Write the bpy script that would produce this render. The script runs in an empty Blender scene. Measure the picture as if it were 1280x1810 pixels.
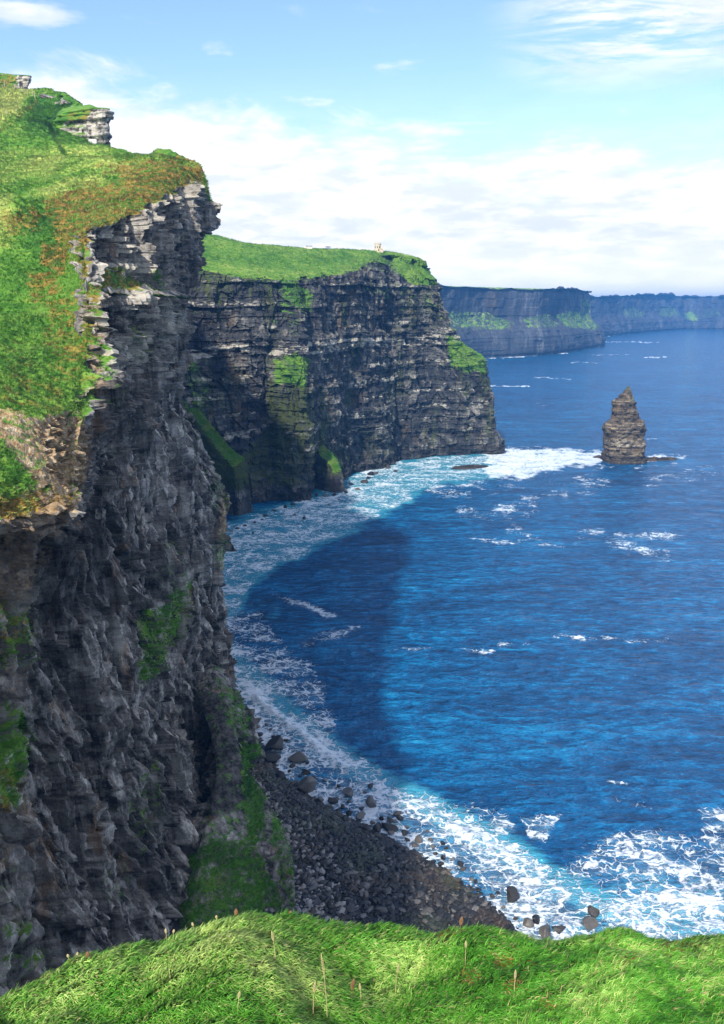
import bpy, bmesh, math, random
import numpy as np
from mathutils import Vector, Matrix

random.seed(7)
RNG = np.random.default_rng(11)
scene = bpy.context.scene
COL = scene.collection
F32 = np.float32

# ------------------------------------------------------------------ camera
PITCH = math.radians(14.5)
FPX, CX, CY = 1400.0, 640.0, 905.0          # focal length and centre, in photo pixels
SEA = -140.0                                 # the sea lies 140 m below the eye
cam_d = bpy.data.cameras.new('camera')
cam = bpy.data.objects.new('camera', cam_d)
COL.objects.link(cam)
cam.location = (0, 0, 0)
cam.rotation_euler = (math.pi / 2 - PITCH, 0, 0)
cam_d.sensor_fit = 'VERTICAL'
cam_d.sensor_height = 36.0
cam_d.lens = 36.0 * FPX / 1810.0
cam_d.clip_start = 0.2
cam_d.clip_end = 80000
scene.camera = cam
CP, SP = math.cos(PITCH), math.sin(PITCH)


def ray(px, py):
    dx, dy = (px - CX) / FPX, (CY - py) / FPX
    return np.array([dx, CP + dy * SP, -SP + dy * CP])


def at_y(px, py, Y):
    r = ray(px, py)
    return r * (Y / r[1])


def at_z(px, py, z=SEA):
    r = ray(px, py)
    return r * (z / r[2])


def at_t(px, py, t):
    return ray(px, py) * t


def project(P):
    x, y, z = P[..., 0], P[..., 1], P[..., 2]
    d = np.maximum(y * CP - z * SP, 1e-3)
    return CX + FPX * x / d, CY - FPX * (y * SP + z * CP) / d


# ------------------------------------------------------------------ noise
_perm = np.random.default_rng(3).permutation(256).astype(np.int32)
_perm = np.concatenate([_perm, _perm, _perm])
_g = np.random.default_rng(4).normal(size=(256, 3)).astype(F32)
_g /= np.linalg.norm(_g, axis=1, keepdims=True)


def perlin(x, y, z):
    x, y, z = np.broadcast_arrays(np.asarray(x, F32), np.asarray(y, F32), np.asarray(z, F32))
    xf, yf, zf = np.floor(x), np.floor(y), np.floor(z)
    xi, yi, zi = xf.astype(np.int32) & 255, yf.astype(np.int32) & 255, zf.astype(np.int32) & 255
    x, y, z = x - xf, y - yf, z - zf
    u, v, w = (t * t * t * (t * (t * 6 - 15) + 10) for t in (x, y, z))
    out = 0
    for i in (0, 1):
        a = _perm[xi + i]
        wu = u if i else 1 - u
        for j in (0, 1):
            b = _perm[a + yi + j]
            wv = wu * (v if j else 1 - v)
            for k in (0, 1):
                h = _g[_perm[b + zi + k]]
                d = h[..., 0] * (x - i) + h[..., 1] * (y - j) + h[..., 2] * (z - k)
                out = out + d * wv * (w if k else 1 - w)
    return out * 1.5


def fbm(x, y, z, o=4, gain=0.5, ridged=False):
    s, a, n = 0, 1.0, 0
    x, y, z = np.asarray(x, F32), np.asarray(y, F32), np.asarray(z, F32)
    for i in range(o):
        p = perlin(x * 2.03 ** i + 17.3 * i, y * 2.03 ** i + 5.1 * i, z * 2.03 ** i - 9.7 * i)
        s = s + a * ((1 - 2 * np.abs(p)) if ridged else p)
        n += a
        a *= gain
    return s / n


def hsh(a, b=0, c=0):
    a = np.asarray(a).astype(np.int64)
    b = np.asarray(b).astype(np.int64)
    h = (a * 374761393 + b * 668265263 + int(c) * 1442695041) & 0xFFFFFFFF
    h = ((h ^ (h >> 13)) * 1274126177) & 0xFFFFFFFF
    h = ((h ^ (h >> 16)) * 2246822519) & 0xFFFFFFFF
    return ((h ^ (h >> 15)) & 0xFFFF).astype(F32) / 65535.0


def sstep(a, b, x):
    t = np.clip((x - a) / (b - a), 0, 1)
    return t * t * (3 - 2 * t)


def blocks(s, z, h, w, seed):
    """bedded, jointed rock: one random value per block of each bed"""
    k = np.floor(z / h)
    hk = hsh(k, seed, 1)
    wk = w * (0.55 + 0.9 * hsh(k, seed, 2))
    j = np.floor(s / wk + hk * 37)
    return hsh(k * 131 + j, k, seed)


def facets(x, y, z, sel, seed):
    """angular broken rock: each Voronoi cell is a plane of its own tilt; returns relief and closeness to a joint"""
    x, y, z = (np.asarray(a, F32)[sel] for a in (x, y, z))
    xi, yi, zi = (np.floor(a).astype(np.int64) for a in (x, y, z))
    f1 = np.full(x.shape, 9.0, F32)
    f2 = np.full(x.shape, 9.0, F32)
    val = np.zeros(x.shape, F32)
    for i in (-1, 0, 1):
        for j in (-1, 0, 1):
            for k in (-1, 0, 1):
                key = (xi + i) * 7919 + (yi + j) * 104729
                a, b, c = hsh(key, zi + k, seed), hsh(key, zi + k, seed + 1), hsh(key, zi + k, seed + 2)
                dx, dy, dz = x - (xi + i) - a, y - (yi + j) - b, z - (zi + k) - c
                d = dx * dx + dy * dy + dz * dz
                v = (c - .5) * 1.3 + ((b - .5) * dx + (a - .5) * dy + (a + b - 1) * dz) * 1.6
                near = d < f1
                f2 = np.where(near, f1, np.minimum(f2, d))
                val = np.where(near, v, val)
                f1 = np.where(near, d, f1)
    out, cr = np.zeros(sel.shape, F32), np.zeros(sel.shape, F32)
    out[sel] = val
    cr[sel] = 1 - sstep(0.0, 0.16, np.sqrt(f2) - np.sqrt(f1))
    return out, cr


def beds(z, h, seed):
    k = np.floor(z / h)
    return hsh(k, seed, 5)


# ------------------------------------------------------------------ pixel-plan helpers (baked once to the surfaces)
def poly_mask(px, py, poly, soft):
    """1 inside, falling to 0 over `soft` outside"""
    inside = np.zeros(px.shape, bool)
    dist = np.full(px.shape, 1e9, F32)
    n = len(poly)
    for i in range(n):
        (x0, y0), (x1, y1) = poly[i], poly[(i + 1) % n]
        if y0 != y1:
            c = ((y0 > py) != (y1 > py)) & (px < (x1 - x0) * (py - y0) / (y1 - y0) + x0)
            inside ^= c
        dist = np.minimum(dist, seg_dist(px, py, x0, y0, x1, y1))
    return np.where(inside, 1.0, 1 - sstep(0, soft, dist)).astype(F32)


def seg_dist(px, py, x0, y0, x1, y1):
    dx, dy = x1 - x0, y1 - y0
    t = np.clip(((px - x0) * dx + (py - y0) * dy) / max(dx * dx + dy * dy, 1e-9), 0, 1)
    return np.hypot(px - x0 - t * dx, py - y0 - t * dy).astype(F32)


def line_dist(px, py, pts, ysc=1.0):
    d = np.full(px.shape, 1e9, F32)
    for (x0, y0), (x1, y1) in zip(pts[:-1], pts[1:]):
        d = np.minimum(d, seg_dist(px, py * ysc, x0, y0 * ysc, x1, y1 * ysc))
    return d


# ------------------------------------------------------------------ meshes
def mesh_from(name, V, quads=None, tris=None, smooth=True):
    me = bpy.data.meshes.new(name)
    V = np.ascontiguousarray(V, F32).reshape(-1, 3)
    me.vertices.add(len(V))
    me.vertices.foreach_set('co', V.ravel())
    loops, starts, tot = [], [], 0
    if quads is not None and len(quads):
        loops.append(np.asarray(quads, np.int32).ravel())
        starts.append(np.arange(len(quads), dtype=np.int32) * 4)
        tot = len(quads) * 4
    if tris is not None and len(tris):
        loops.append(np.asarray(tris, np.int32).ravel())
        starts.append(tot + np.arange(len(tris), dtype=np.int32) * 3)
    L = np.concatenate(loops)
    S = np.concatenate(starts)
    me.loops.add(len(L))
    me.loops.foreach_set('vertex_index', L)
    me.polygons.add(len(S))
    me.polygons.foreach_set('loop_start', S)
    me.update(calc_edges=True)
    me.polygons.foreach_set('use_smooth', np.full(len(S), smooth, bool))
    return me


def color_attr(me, name, rgba):
    a = me.attributes.new(name, 'FLOAT_COLOR', 'POINT')
    a.data.foreach_set('color', np.ascontiguousarray(rgba, F32).ravel())


def grid_quads(r, c, wrap=False):
    i = np.arange(r - 1)[:, None] * c
    j = np.arange(c if wrap else c - 1)[None, :]
    jn = (j + 1) % c
    return np.stack([i + j, i + jn, i + c + jn, i + c + j], -1).reshape(-1, 4)


def grid_normals(P, wrap=False):
    if wrap:
        du = np.roll(P, -1, 1) - np.roll(P, 1, 1)
    else:
        du = np.gradient(P, axis=1)
    dv = np.gradient(P, axis=0)
    n = np.cross(du, dv)
    return n / np.maximum(np.linalg.norm(n, axis=-1, keepdims=True), 1e-9)


def cat_axis(A, counts, axis):
    """Catmull-Rom through the control points of A along axis, `counts` samples per span"""
    A = np.moveaxis(np.asarray(A, float), axis, 0)
    n = len(A)
    out = []
    for i in range(n - 1):
        p1, p2 = A[i], A[i + 1]
        p0 = A[i - 1] if i else 2 * p1 - p2
        p3 = A[i + 2] if i + 2 < n else 2 * p2 - p1
        m = counts[i]
        t = (np.arange(m + (1 if i == n - 2 else 0)) / m).reshape((-1,) + (1,) * (A.ndim - 1))
        k = 0.35                                     # a tight spline keeps ledges crisp
        m1, m2 = k * (p2 - p0), k * (p3 - p1)
        out.append((2 * t**3 - 3 * t**2 + 1) * p1 + (t**3 - 2 * t**2 + t) * m1 + (-2 * t**3 + 3 * t**2) * p2 + (t**3 - t**2) * m2)
    return np.moveaxis(np.concatenate(out, 0), 0, axis)


def link(name, me, mat=None, parent=None):
    o = bpy.data.objects.new(name, me)
    COL.objects.link(o)
    if mat is not None:
        me.materials.clear()
        me.materials.append(mat)
    if parent is not None:
        o.parent = parent
    return o


def tag(o, label=None, cat=None, group=None, kind=None):
    if label: o['label'] = label
    if cat: o['category'] = cat
    if group: o['group'] = group
    if kind: o['kind'] = kind
    return o


def empty(name, loc, rz=0.0):
    o = bpy.data.objects.new(name, None)
    o.empty_display_size = 0.5
    o.location = loc
    o.rotation_euler = (0, 0, rz)
    COL.objects.link(o)
    return o


# ------------------------------------------------------------------ material helpers
class NT:
    def __init__(self, name):
        self.m = bpy.data.materials.new(name)
        self.m.use_nodes = True
        self.t = self.m.node_tree
        self.b = self.t.nodes['Principled BSDF']
        self.out = self.t.nodes['Material Output']

    def n(self, typ, **kw):
        nd = self.t.nodes.new(typ)
        for k, v in kw.items():
            if k == 'inp':
                for kk, vv in v.items():
                    self.put(nd.inputs[kk], vv)
            else:
                setattr(nd, k, v)
        return nd

    def put(self, sock, v):
        if isinstance(v, bpy.types.NodeSocket):
            self.t.links.new(v, sock)
        elif isinstance(v, (tuple, list)) and len(v) == 3 and sock.type == 'RGBA':
            sock.default_value = (*v, 1)
        else:
            sock.default_value = v

    def math(self, op, a, b=None, c=None, clamp=False):
        nd = self.n('ShaderNodeMath', operation=op, use_clamp=clamp)
        for i, v in enumerate((a, b, c)):
            if v is not None:
                self.put(nd.inputs[i], v)
        return nd.outputs[0]

    def noise(self, vec, scale=1.0, detail=4.0, rough=0.55, dist=0.0):
        return self.n('ShaderNodeTexNoise', inp={'Vector': vec, 'Scale': scale, 'Detail': detail, 'Roughness': rough, 'Distortion': dist}).outputs[0]

    def vscale(self, vec, s):
        return self.n('ShaderNodeVectorMath', operation='MULTIPLY', inp={0: vec, 1: s}).outputs[0]

    def ramp(self, fac, stops):
        nd = self.n('ShaderNodeValToRGB')
        e = nd.color_ramp.elements
        while len(e) < len(stops):
            e.new(0.5)
        for el, (p, c) in zip(e, stops):
            el.position = p
            el.color = (*c, 1) if isinstance(c, (tuple, list)) else (c, c, c, 1)
        self.put(nd.inputs[0], fac)
        return nd.outputs[0]

    def smooth(self, x, a, b):
        nd = self.n('ShaderNodeMapRange', interpolation_type='SMOOTHSTEP', inp={'Value': x, 'From Min': a, 'From Max': b})
        return nd.outputs[0]

    def mix(self, fac, a, b):
        nd = self.n('ShaderNodeMix', data_type='RGBA')
        self.put(nd.inputs['Factor'], fac)
        self.put(nd.inputs[6], a)
        self.put(nd.inputs[7], b)
        return nd.outputs[2]

    def attr(self, name):
        return self.n('ShaderNodeAttribute', attribute_name=name)

    def sep(self, col):
        return self.n('ShaderNodeSeparateColor', inp={0: col}).outputs

    def pos(self):
        return self.n('ShaderNodeNewGeometry').outputs['Position']

    def bump(self, h, strength, dist):
        return self.n('ShaderNodeBump', inp={'Height': h, 'Strength': strength, 'Distance': dist}).outputs[0]
# ------------------------------------------------------------------ materials
def rock_material(name, dark, mid, light, ochre, sc=1.0, bump=1.0, bandz=0.0, streak=0.5, veg_sc=1.0, veg_tint=(1, 1, 1)):
    """bedded rock with turf where the vertex mask says it grows.
    mask: r turf, g dry heath, b pale slab and painted sunlight, a yellow grass; tone: r block tone, g joint/crack, b algae"""
    t = NT(name)
    p = t.pos()
    ms = t.sep(t.attr('mask').outputs['Color'])
    ma = t.attr('mask').outputs['Alpha']
    tn = t.sep(t.attr('tone').outputs['Color'])
    wm = t.attr('tone').outputs['Alpha']
    # rock
    n_big = t.noise(t.vscale(p, (0.05 / sc, 0.05 / sc, 0.03 / sc)), 1, 5, 0.6)
    n_str = t.noise(t.vscale(p, (0.55 / sc, 0.55 / sc, 0.035 / sc)), 1, 5, 0.62, 0.3)
    n_fin = t.noise(t.vscale(p, (1.1 / sc, 1.1 / sc, 1.5 / sc)), 1, 6, 0.68)
    n_bed = t.noise(t.vscale(p, (0.05 / sc, 0.05 / sc, 1.3 / sc)), 1, 4, 0.6)
    v = t.math('ADD', t.math('MULTIPLY', n_big, 0.5), t.math('MULTIPLY', n_str, streak))
    v = t.math('ADD', v, t.math('MULTIPLY', n_fin, 0.55))
    v = t.math('ADD', v, t.math('MULTIPLY', n_bed, bandz))
    v = t.math('SUBTRACT', v, 0.5 * (0.5 + streak + 0.55 + bandz))
    v = t.math('ADD', v, t.math('MULTIPLY', t.math('SUBTRACT', tn[0], 0.5), 0.35))
    v = t.math('ADD', t.math('MULTIPLY', v, 1.45), 0.42, clamp=True)
    rc = t.ramp(v, [(0.12, dark), (0.5, mid), (0.92, light)])
    och = t.smooth(t.noise(t.vscale(p, (0.16 / sc, 0.16 / sc, 0.07 / sc)), 1, 4, 0.6), 0.56, 0.72)
    rc = t.mix(t.math('MULTIPLY', och, 0.55), rc, ochre)
    # pale slabs, some painted in as sunlit, broken by darker joints
    pl = t.math('ADD', ms[2], t.math('MULTIPLY', t.math('SUBTRACT', t.noise(t.vscale(p, (0.5 / sc, 0.5 / sc, 1.6 / sc)), 1, 6, 0.72), 0.5), 2.4))
    pl = t.math('ADD', pl, t.math('MULTIPLY', t.math('SUBTRACT', tn[0], 0.5), 0.7))
    pl = t.smooth(pl, 0.40, 0.85)
    pc = t.ramp(n_fin, [(0.3, (light[0] * 0.75, light[1] * 0.72, light[2] * 0.66)), (0.6, (0.44, 0.41, 0.34)), (0.8, (0.55, 0.52, 0.45))])
    rc = t.mix(pl, rc, pc)
    # sandy, weathered rock, also the sunlit lips painted warm
    wv = t.smooth(t.math('ADD', wm, t.math('MULTIPLY', t.math('SUBTRACT', n_fin, 0.5), 1.3)), 0.35, 0.85)
    rc = t.mix(wv, rc, t.ramp(t.noise(t.vscale(p, (0.8 / sc, 0.8 / sc, 1.0 / sc)), 1, 6, 0.7), [(0.3, (0.13, 0.075, 0.035)), (0.5, (0.36, 0.24, 0.12)), (0.68, (0.58, 0.50, 0.36))]))
    # algae, open joints and the shade painted into hollows
    rc = t.mix(t.smooth(t.math('ADD', tn[2], t.math('MULTIPLY', t.math('SUBTRACT', n_str, 0.5), 1.6)), 0.35, 0.8), rc, (0.055 * veg_tint[0], 0.075 * veg_tint[1], 0.016 * veg_tint[2]))
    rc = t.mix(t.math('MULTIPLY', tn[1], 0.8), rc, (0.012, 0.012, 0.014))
    # turf
    g1 = t.noise(t.vscale(p, (0.045 * veg_sc, 0.045 * veg_sc, 0.12 * veg_sc)), 1, 5, 0.6)
    g2 = t.noise(t.vscale(p, (0.16 * veg_sc, 0.5 * veg_sc, 0.9 * veg_sc)), 1, 6, 0.66, 0.6)
    gv = t.math('ADD', t.math('MULTIPLY', g1, 0.5), t.math('MULTIPLY', g2, 0.75))
    gv = t.math('ADD', gv, t.math('MULTIPLY', t.math('SUBTRACT', ma, 0.5), 0.42))
    def vt(c): return tuple(a * b for a, b in zip(c, veg_tint))
    gc = t.ramp(gv, [(0.38, vt((0.018, 0.07, 0.010))), (0.55, vt((0.062, 0.175, 0.018))), (0.7, vt((0.15, 0.27, 0.035))), (0.88, vt((0.38, 0.42, 0.10)))])
    dn = t.noise(t.vscale(p, (0.28 * veg_sc, 0.4 * veg_sc, 0.5 * veg_sc)), 1, 6, 0.68, 0.8)
    dc = t.ramp(dn, [(0.32, (0.035, 0.020, 0.008)), (0.48, (0.16, 0.088, 0.020)), (0.58, (0.30, 0.20, 0.04)), (0.7, (0.10, 0.15, 0.02))])
    dm = t.smooth(t.math('ADD', ms[1], t.math('MULTIPLY', t.math('SUBTRACT', dn, 0.5), 1.7)), 0.4, 0.66)
    gc = t.mix(dm, gc, dc)
    vm = t.math('ADD', ms[0], t.math('MULTIPLY', t.math('SUBTRACT', t.noise(t.vscale(p, (0.35 * veg_sc, 0.35 * veg_sc, 0.6 * veg_sc)), 1, 6, 0.66), 0.5), 1.5))
    vm = t.math('ADD', vm, t.math('MULTIPLY', t.math('SUBTRACT', t.noise(t.vscale(p, (1.3 * veg_sc, 1.3 * veg_sc, 1.8 * veg_sc)), 1, 4, 0.7), 0.5), 0.9))
    vm = t.smooth(vm, 0.40, 0.62)
    c = t.mix(vm, rc, gc)
    t.put(t.b.inputs['Base Color'], c)
    t.put(t.b.inputs['Roughness'], t.math('ADD', 0.78, t.math('MULTIPLY', vm, 0.1)))
    t.put(t.b.inputs['Specular IOR Level'], 0.25)
    h = t.math('ADD', t.math('MULTIPLY', n_fin, 0.6), t.math('MULTIPLY', n_str, 0.5))
    hg = t.math('ADD', t.math('MULTIPLY', g2, 0.8), t.math('MULTIPLY', dn, 0.4))
    hm = t.n('ShaderNodeMix', data_type='FLOAT', inp={0: vm, 2: h, 3: hg}).outputs[0]
    t.put(t.b.inputs['Normal'], t.bump(hm, 0.9, 1.0 * bump * sc))
    return t.m


def water_material():
    t = NT('sea_water')
    p = t.pos()
    fm = t.sep(t.attr('foam').outputs['Color'])          # r foam cover, g aerated turquoise, b smooth crest
    fa = t.attr('foam').outputs['Alpha']                  # shallow dark stones showing
    # waves
    w1 = t.noise(t.vscale(p, (0.035, 0.085, 0)), 1, 4, 0.6, 0.4)
    w2 = t.noise(t.vscale(p, (0.16, 0.34, 0)), 1, 5, 0.62, 0.5)
    w3 = t.noise(t.vscale(p, (0.75, 1.3, 0)), 1, 4, 0.6, 0.3)
    h = t.math('ADD', t.math('MULTIPLY', w1, 4.0), t.math('MULTIPLY', w2, 1.9))
    h = t.math('ADD', h, t.math('MULTIPLY', w3, 0.55))
    w0 = t.noise(t.vscale(p, (0.011, 0.034, 0)), 1, 3, 0.55, 0.6)
    # body colour: deeper and greener patches; lit crests and dark troughs painted in
    deep = t.noise(t.vscale(p, (0.006, 0.012, 0)), 1, 3, 0.5)
    bc = t.ramp(t.math('ADD', t.math('ADD', t.math('MULTIPLY', deep, 0.12), t.math('MULTIPLY', w0, 0.12)), t.math('ADD', t.math('MULTIPLY', w1, 0.22), t.math('ADD', t.math('MULTIPLY', w2, 0.32), t.math('MULTIPLY', w3, 0.18)))),
                [(0.40, (0.001, 0.022, 0.070)), (0.48, (0.001, 0.066, 0.185)), (0.54, (0.002, 0.150, 0.34)), (0.63, (0.03, 0.34, 0.56))])
    teal = t.smooth(t.math('ADD', fm[1], t.math('MULTIPLY', t.math('SUBTRACT', w2, 0.5), 1.5)), 0.25, 0.95)
    bc = t.mix(teal, bc, (0.045, 0.30, 0.42))
    # foam: lace of cells and torn patches
    pw = t.n('ShaderNodeVectorMath', operation='ADD', inp={0: p, 1: t.vscale(t.n('ShaderNodeTexNoise', inp={'Vector': p, 'Scale': 0.25, 'Detail': 3.0}).outputs[1], (9.0, 9.0, 0))}).outputs[0]
    v1 = t.n('ShaderNodeTexVoronoi', feature='DISTANCE_TO_EDGE', inp={'Vector': t.vscale(pw, (0.22, 0.30, 0)), 'Scale': 1.0}).outputs[0]
    v2 = t.n('ShaderNodeTexVoronoi', feature='DISTANCE_TO_EDGE', inp={'Vector': t.vscale(pw, (0.62, 0.8, 0)), 'Scale': 1.0}).outputs[0]
    lace = t.math('SUBTRACT', 1.0, t.math('MINIMUM', t.math('MULTIPLY', v1, 2.6), t.math('ADD', t.math('MULTIPLY', v2, 2.4), 0.12)))
    nf = t.noise(t.vscale(p, (0.30, 0.42, 0)), 1, 6, 0.72, 0.6)
    nb = t.noise(t.vscale(p, (0.06, 0.09, 0)), 1, 4, 0.6, 0.5)
    tex = t.math('ADD', t.math('MULTIPLY', t.math('SUBTRACT', lace, 0.6), 0.45), t.math('MULTIPLY', t.math('SUBTRACT', nf, 0.5), 1.9))
    tex = t.math('ADD', tex, t.math('MULTIPLY', t.math('SUBTRACT', nb, 0.5), 1.3))
    cov = t.math('ADD', fm[0], t.math('MULTIPLY', tex, t.smooth(fm[0], 0.0, 0.25)))
    solid = t.smooth(cov, 0.52, 0.90)
    patchy = t.math('ADD', fm[0], t.math('MULTIPLY', t.math('SUBTRACT', nb, 0.5), 1.6))
    th1 = t.math('MULTIPLY', t.smooth(patchy, 0.12, 0.95), t.math('SUBTRACT', t.math('MULTIPLY', nf, 1.0), 0.24))
    web1 = t.math('SUBTRACT', 1.0, t.smooth(t.math('DIVIDE', v1, t.math('MAXIMUM', th1, 0.001)), 0.15, 1.0))
    th2 = t.math('MULTIPLY', t.smooth(patchy, 0.30, 1.05), t.math('SUBTRACT', t.math('MULTIPLY', nf, 1.0), 0.26))
    web2 = t.math('SUBTRACT', 1.0, t.smooth(t.math('DIVIDE', v2, t.math('MAXIMUM', th2, 0.001)), 0.15, 1.0))
    foam = t.math('MAXIMUM', solid, t.math('MULTIPLY', t.math('MAXIMUM', web1, t.math('MULTIPLY', web2, 0.6)), t.smooth(fm[0], 0.05, 0.3)))
    # whitecaps scattered by the wind
    cap = t.math('ADD', t.math('MULTIPLY', t.noise(t.vscale(p, (0.05, 0.13, 0)), 1, 5, 0.7, 0.4), 0.6), t.math('MULTIPLY', t.noise(t.vscale(p, (0.009, 0.012, 0)), 1, 2, 0.5), 0.4))
    foam = t.math('MAXIMUM', foam, t.math('MULTIPLY', t.smooth(cap, 0.655, 0.72), 0.65))
    milk = t.smooth(t.math('ADD', fm[0], t.math('MULTIPLY', t.math('SUBTRACT', nb, 0.5), 1.0)), 0.25, 0.85)
    bc = t.mix(t.math('MULTIPLY', milk, 0.6), bc, (0.24, 0.47, 0.58))
    foam = t.math('MULTIPLY', foam, 0.9)
    fc = t.mix(nf, (0.74, 0.82, 0.88), (0.90, 0.91, 0.92))
    col = t.mix(foam, bc, fc)
    t.put(t.b.inputs['Base Color'], col)
    t.put(t.b.inputs['Roughness'], t.math('ADD', 0.12, t.math('MULTIPLY', foam, 0.6)))
    t.put(t.b.inputs['IOR'], 1.5)
    t.put(t.b.inputs['Specular IOR Level'], 0.9)
    t.put(t.b.inputs['Specular Tint'], (0.16, 0.56, 1.0, 1))
    hh = t.math('ADD', t.math('MULTIPLY', h, 1.0), t.math('MULTIPLY', foam, 0.35))
    t.put(t.b.inputs['Normal'], t.bump(hh, 1.0, 1.0))
    return t.m


def stone_material(name, cols, sc=1.0, bump=0.15, rough=0.6, per_object=True):
    """boulders and pebbles: cols = dark, mid, light"""
    t = NT(name)
    p = t.n('ShaderNodeTexCoord').outputs['Object'] if per_object else t.pos()
    n1 = t.noise(p, 1.3 / sc, 5, 0.65)
    n2 = t.noise(p, 6.0 / sc, 5, 0.7)
    if per_object:
        r = t.n('ShaderNodeObjectInfo').outputs['Random']
    else:
        r = t.sep(t.attr('tone').outputs['Color'])[0]
    v = t.math('ADD', t.math('MULTIPLY', n1, 0.5), t.math('MULTIPLY', n2, 0.35))
    v = t.math('ADD', v, t.math('MULTIPLY', t.math('SUBTRACT', r, 0.5), 0.95), clamp=True)
    c = t.ramp(v, [(0.15, cols[0]), (0.45, cols[1]), (0.8, cols[2])])
    if not per_object:
        g = t.sep(t.attr('tone').outputs['Color'])
        c = t.mix(t.math('MULTIPLY', g[1], 0.5), c, (0.11, 0.062, 0.026))
        c = t.mix(t.math('MULTIPLY', g[2], 0.3), c, (0.05, 0.085, 0.02))
    t.put(t.b.inputs['Base Color'], c)
    t.put(t.b.inputs['Roughness'], rough)
    t.put(t.b.inputs['Normal'], t.bump(t.math('ADD', n1, t.math('MULTIPLY', n2, 0.4)), 0.8, bump))
    return t.m


def plain(name, col, rough=0.8, var=0.35, sc=3.0):
    t = NT(name)
    p = t.n('ShaderNodeTexCoord').outputs['Object']
    n = t.noise(p, sc, 5, 0.65)
    c = t.ramp(n, [(0.25, tuple(x * (1 - var) for x in col)), (0.75, tuple(min(1, x * (1 + var)) for x in col))])
    t.put(t.b.inputs['Base Color'], c)
    t.put(t.b.inputs['Roughness'], rough)
    t.put(t.b.inputs['Normal'], t.bump(n, 0.4, 0.05))
    return t.m


def blade_material():
    t = NT('grass_blades')
    c = t.attr('tint').outputs['Color']
    gn = t.attr('sward').outputs['Vector']
    nn = t.n('ShaderNodeVectorMath', operation='NORMALIZE', inp={0: t.n('ShaderNodeVectorMath', operation='ADD', inp={0: t.vscale(gn, (1.6, 1.6, 1.6)), 1: t.n('ShaderNodeNewGeometry').outputs['Normal']}).outputs[0]}).outputs[0]
    t.put(t.b.inputs['Normal'], nn)
    t.put(t.b.inputs['Base Color'], c)
    t.put(t.b.inputs['Roughness'], 0.55)
    t.put(t.b.inputs['Specular IOR Level'], 0.3)
    tr = t.n('ShaderNodeBsdfTranslucent', inp={0: c, 1: nn})
    mx = t.n('ShaderNodeMixShader', inp={0: 0.2})
    t.t.links.new(t.b.outputs[0], mx.inputs[1])
    t.t.links.new(tr.outputs[0], mx.inputs[2])
    t.t.links.new(mx.outputs[0], t.out.inputs['Surface'])
    return t.m


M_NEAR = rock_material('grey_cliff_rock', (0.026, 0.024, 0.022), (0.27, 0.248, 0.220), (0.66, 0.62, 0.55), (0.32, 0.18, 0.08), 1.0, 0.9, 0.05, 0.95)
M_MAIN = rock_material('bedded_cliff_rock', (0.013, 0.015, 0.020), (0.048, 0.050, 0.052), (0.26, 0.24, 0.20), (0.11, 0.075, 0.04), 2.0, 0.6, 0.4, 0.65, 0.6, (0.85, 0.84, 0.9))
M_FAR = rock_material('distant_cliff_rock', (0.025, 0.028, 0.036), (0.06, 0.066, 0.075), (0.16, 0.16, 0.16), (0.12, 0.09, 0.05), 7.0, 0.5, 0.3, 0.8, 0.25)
M_STACK = rock_material('brown_stack_rock', (0.022, 0.019, 0.016), (0.105, 0.085, 0.060), (0.36, 0.29, 0.19), (0.20, 0.12, 0.05), 1.5, 0.6, 0.9, 0.2, 0.8)
M_SEA = water_material()
M_BOULD = stone_material('wet_boulder_stone', ((0.008, 0.008, 0.009), (0.026, 0.025, 0.024), (0.11, 0.10, 0.088)), 1.0, 0.12, 0.5)
M_PEBB = stone_material('beach_stone', ((0.010, 0.010, 0.011), (0.036, 0.036, 0.037), (0.26, 0.245, 0.23)), 1.0, 0.1, 0.55, False)
M_TOWER = plain('pale_tower_stone', (0.55, 0.47, 0.33), 0.85, 0.25, 1.2)
M_DARK = plain('dark_opening', (0.03, 0.03, 0.035))
M_PALE = plain('pale_stone', (0.55, 0.52, 0.46), 0.8, 0.25)
M_POST = plain('weathered_post_wood', (0.42, 0.36, 0.22))
M_WIRE = plain('fence_wire', (0.25, 0.25, 0.24), 0.5, 0.1)
M_HUT = plain('blue_grey_panel', (0.12, 0.15, 0.26), 0.6, 0.15)
M_STALK = plain('dry_stalk', (0.46, 0.39, 0.19), 0.7, 0.25, 8)
M_REDSTALK = plain('dry_dock_seed', (0.20, 0.11, 0.045), 0.8, 0.3, 20)
M_BLADE = blade_material()
# ------------------------------------------------------------------ cliffs
def clear_light(P, N):
    return N


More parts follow.
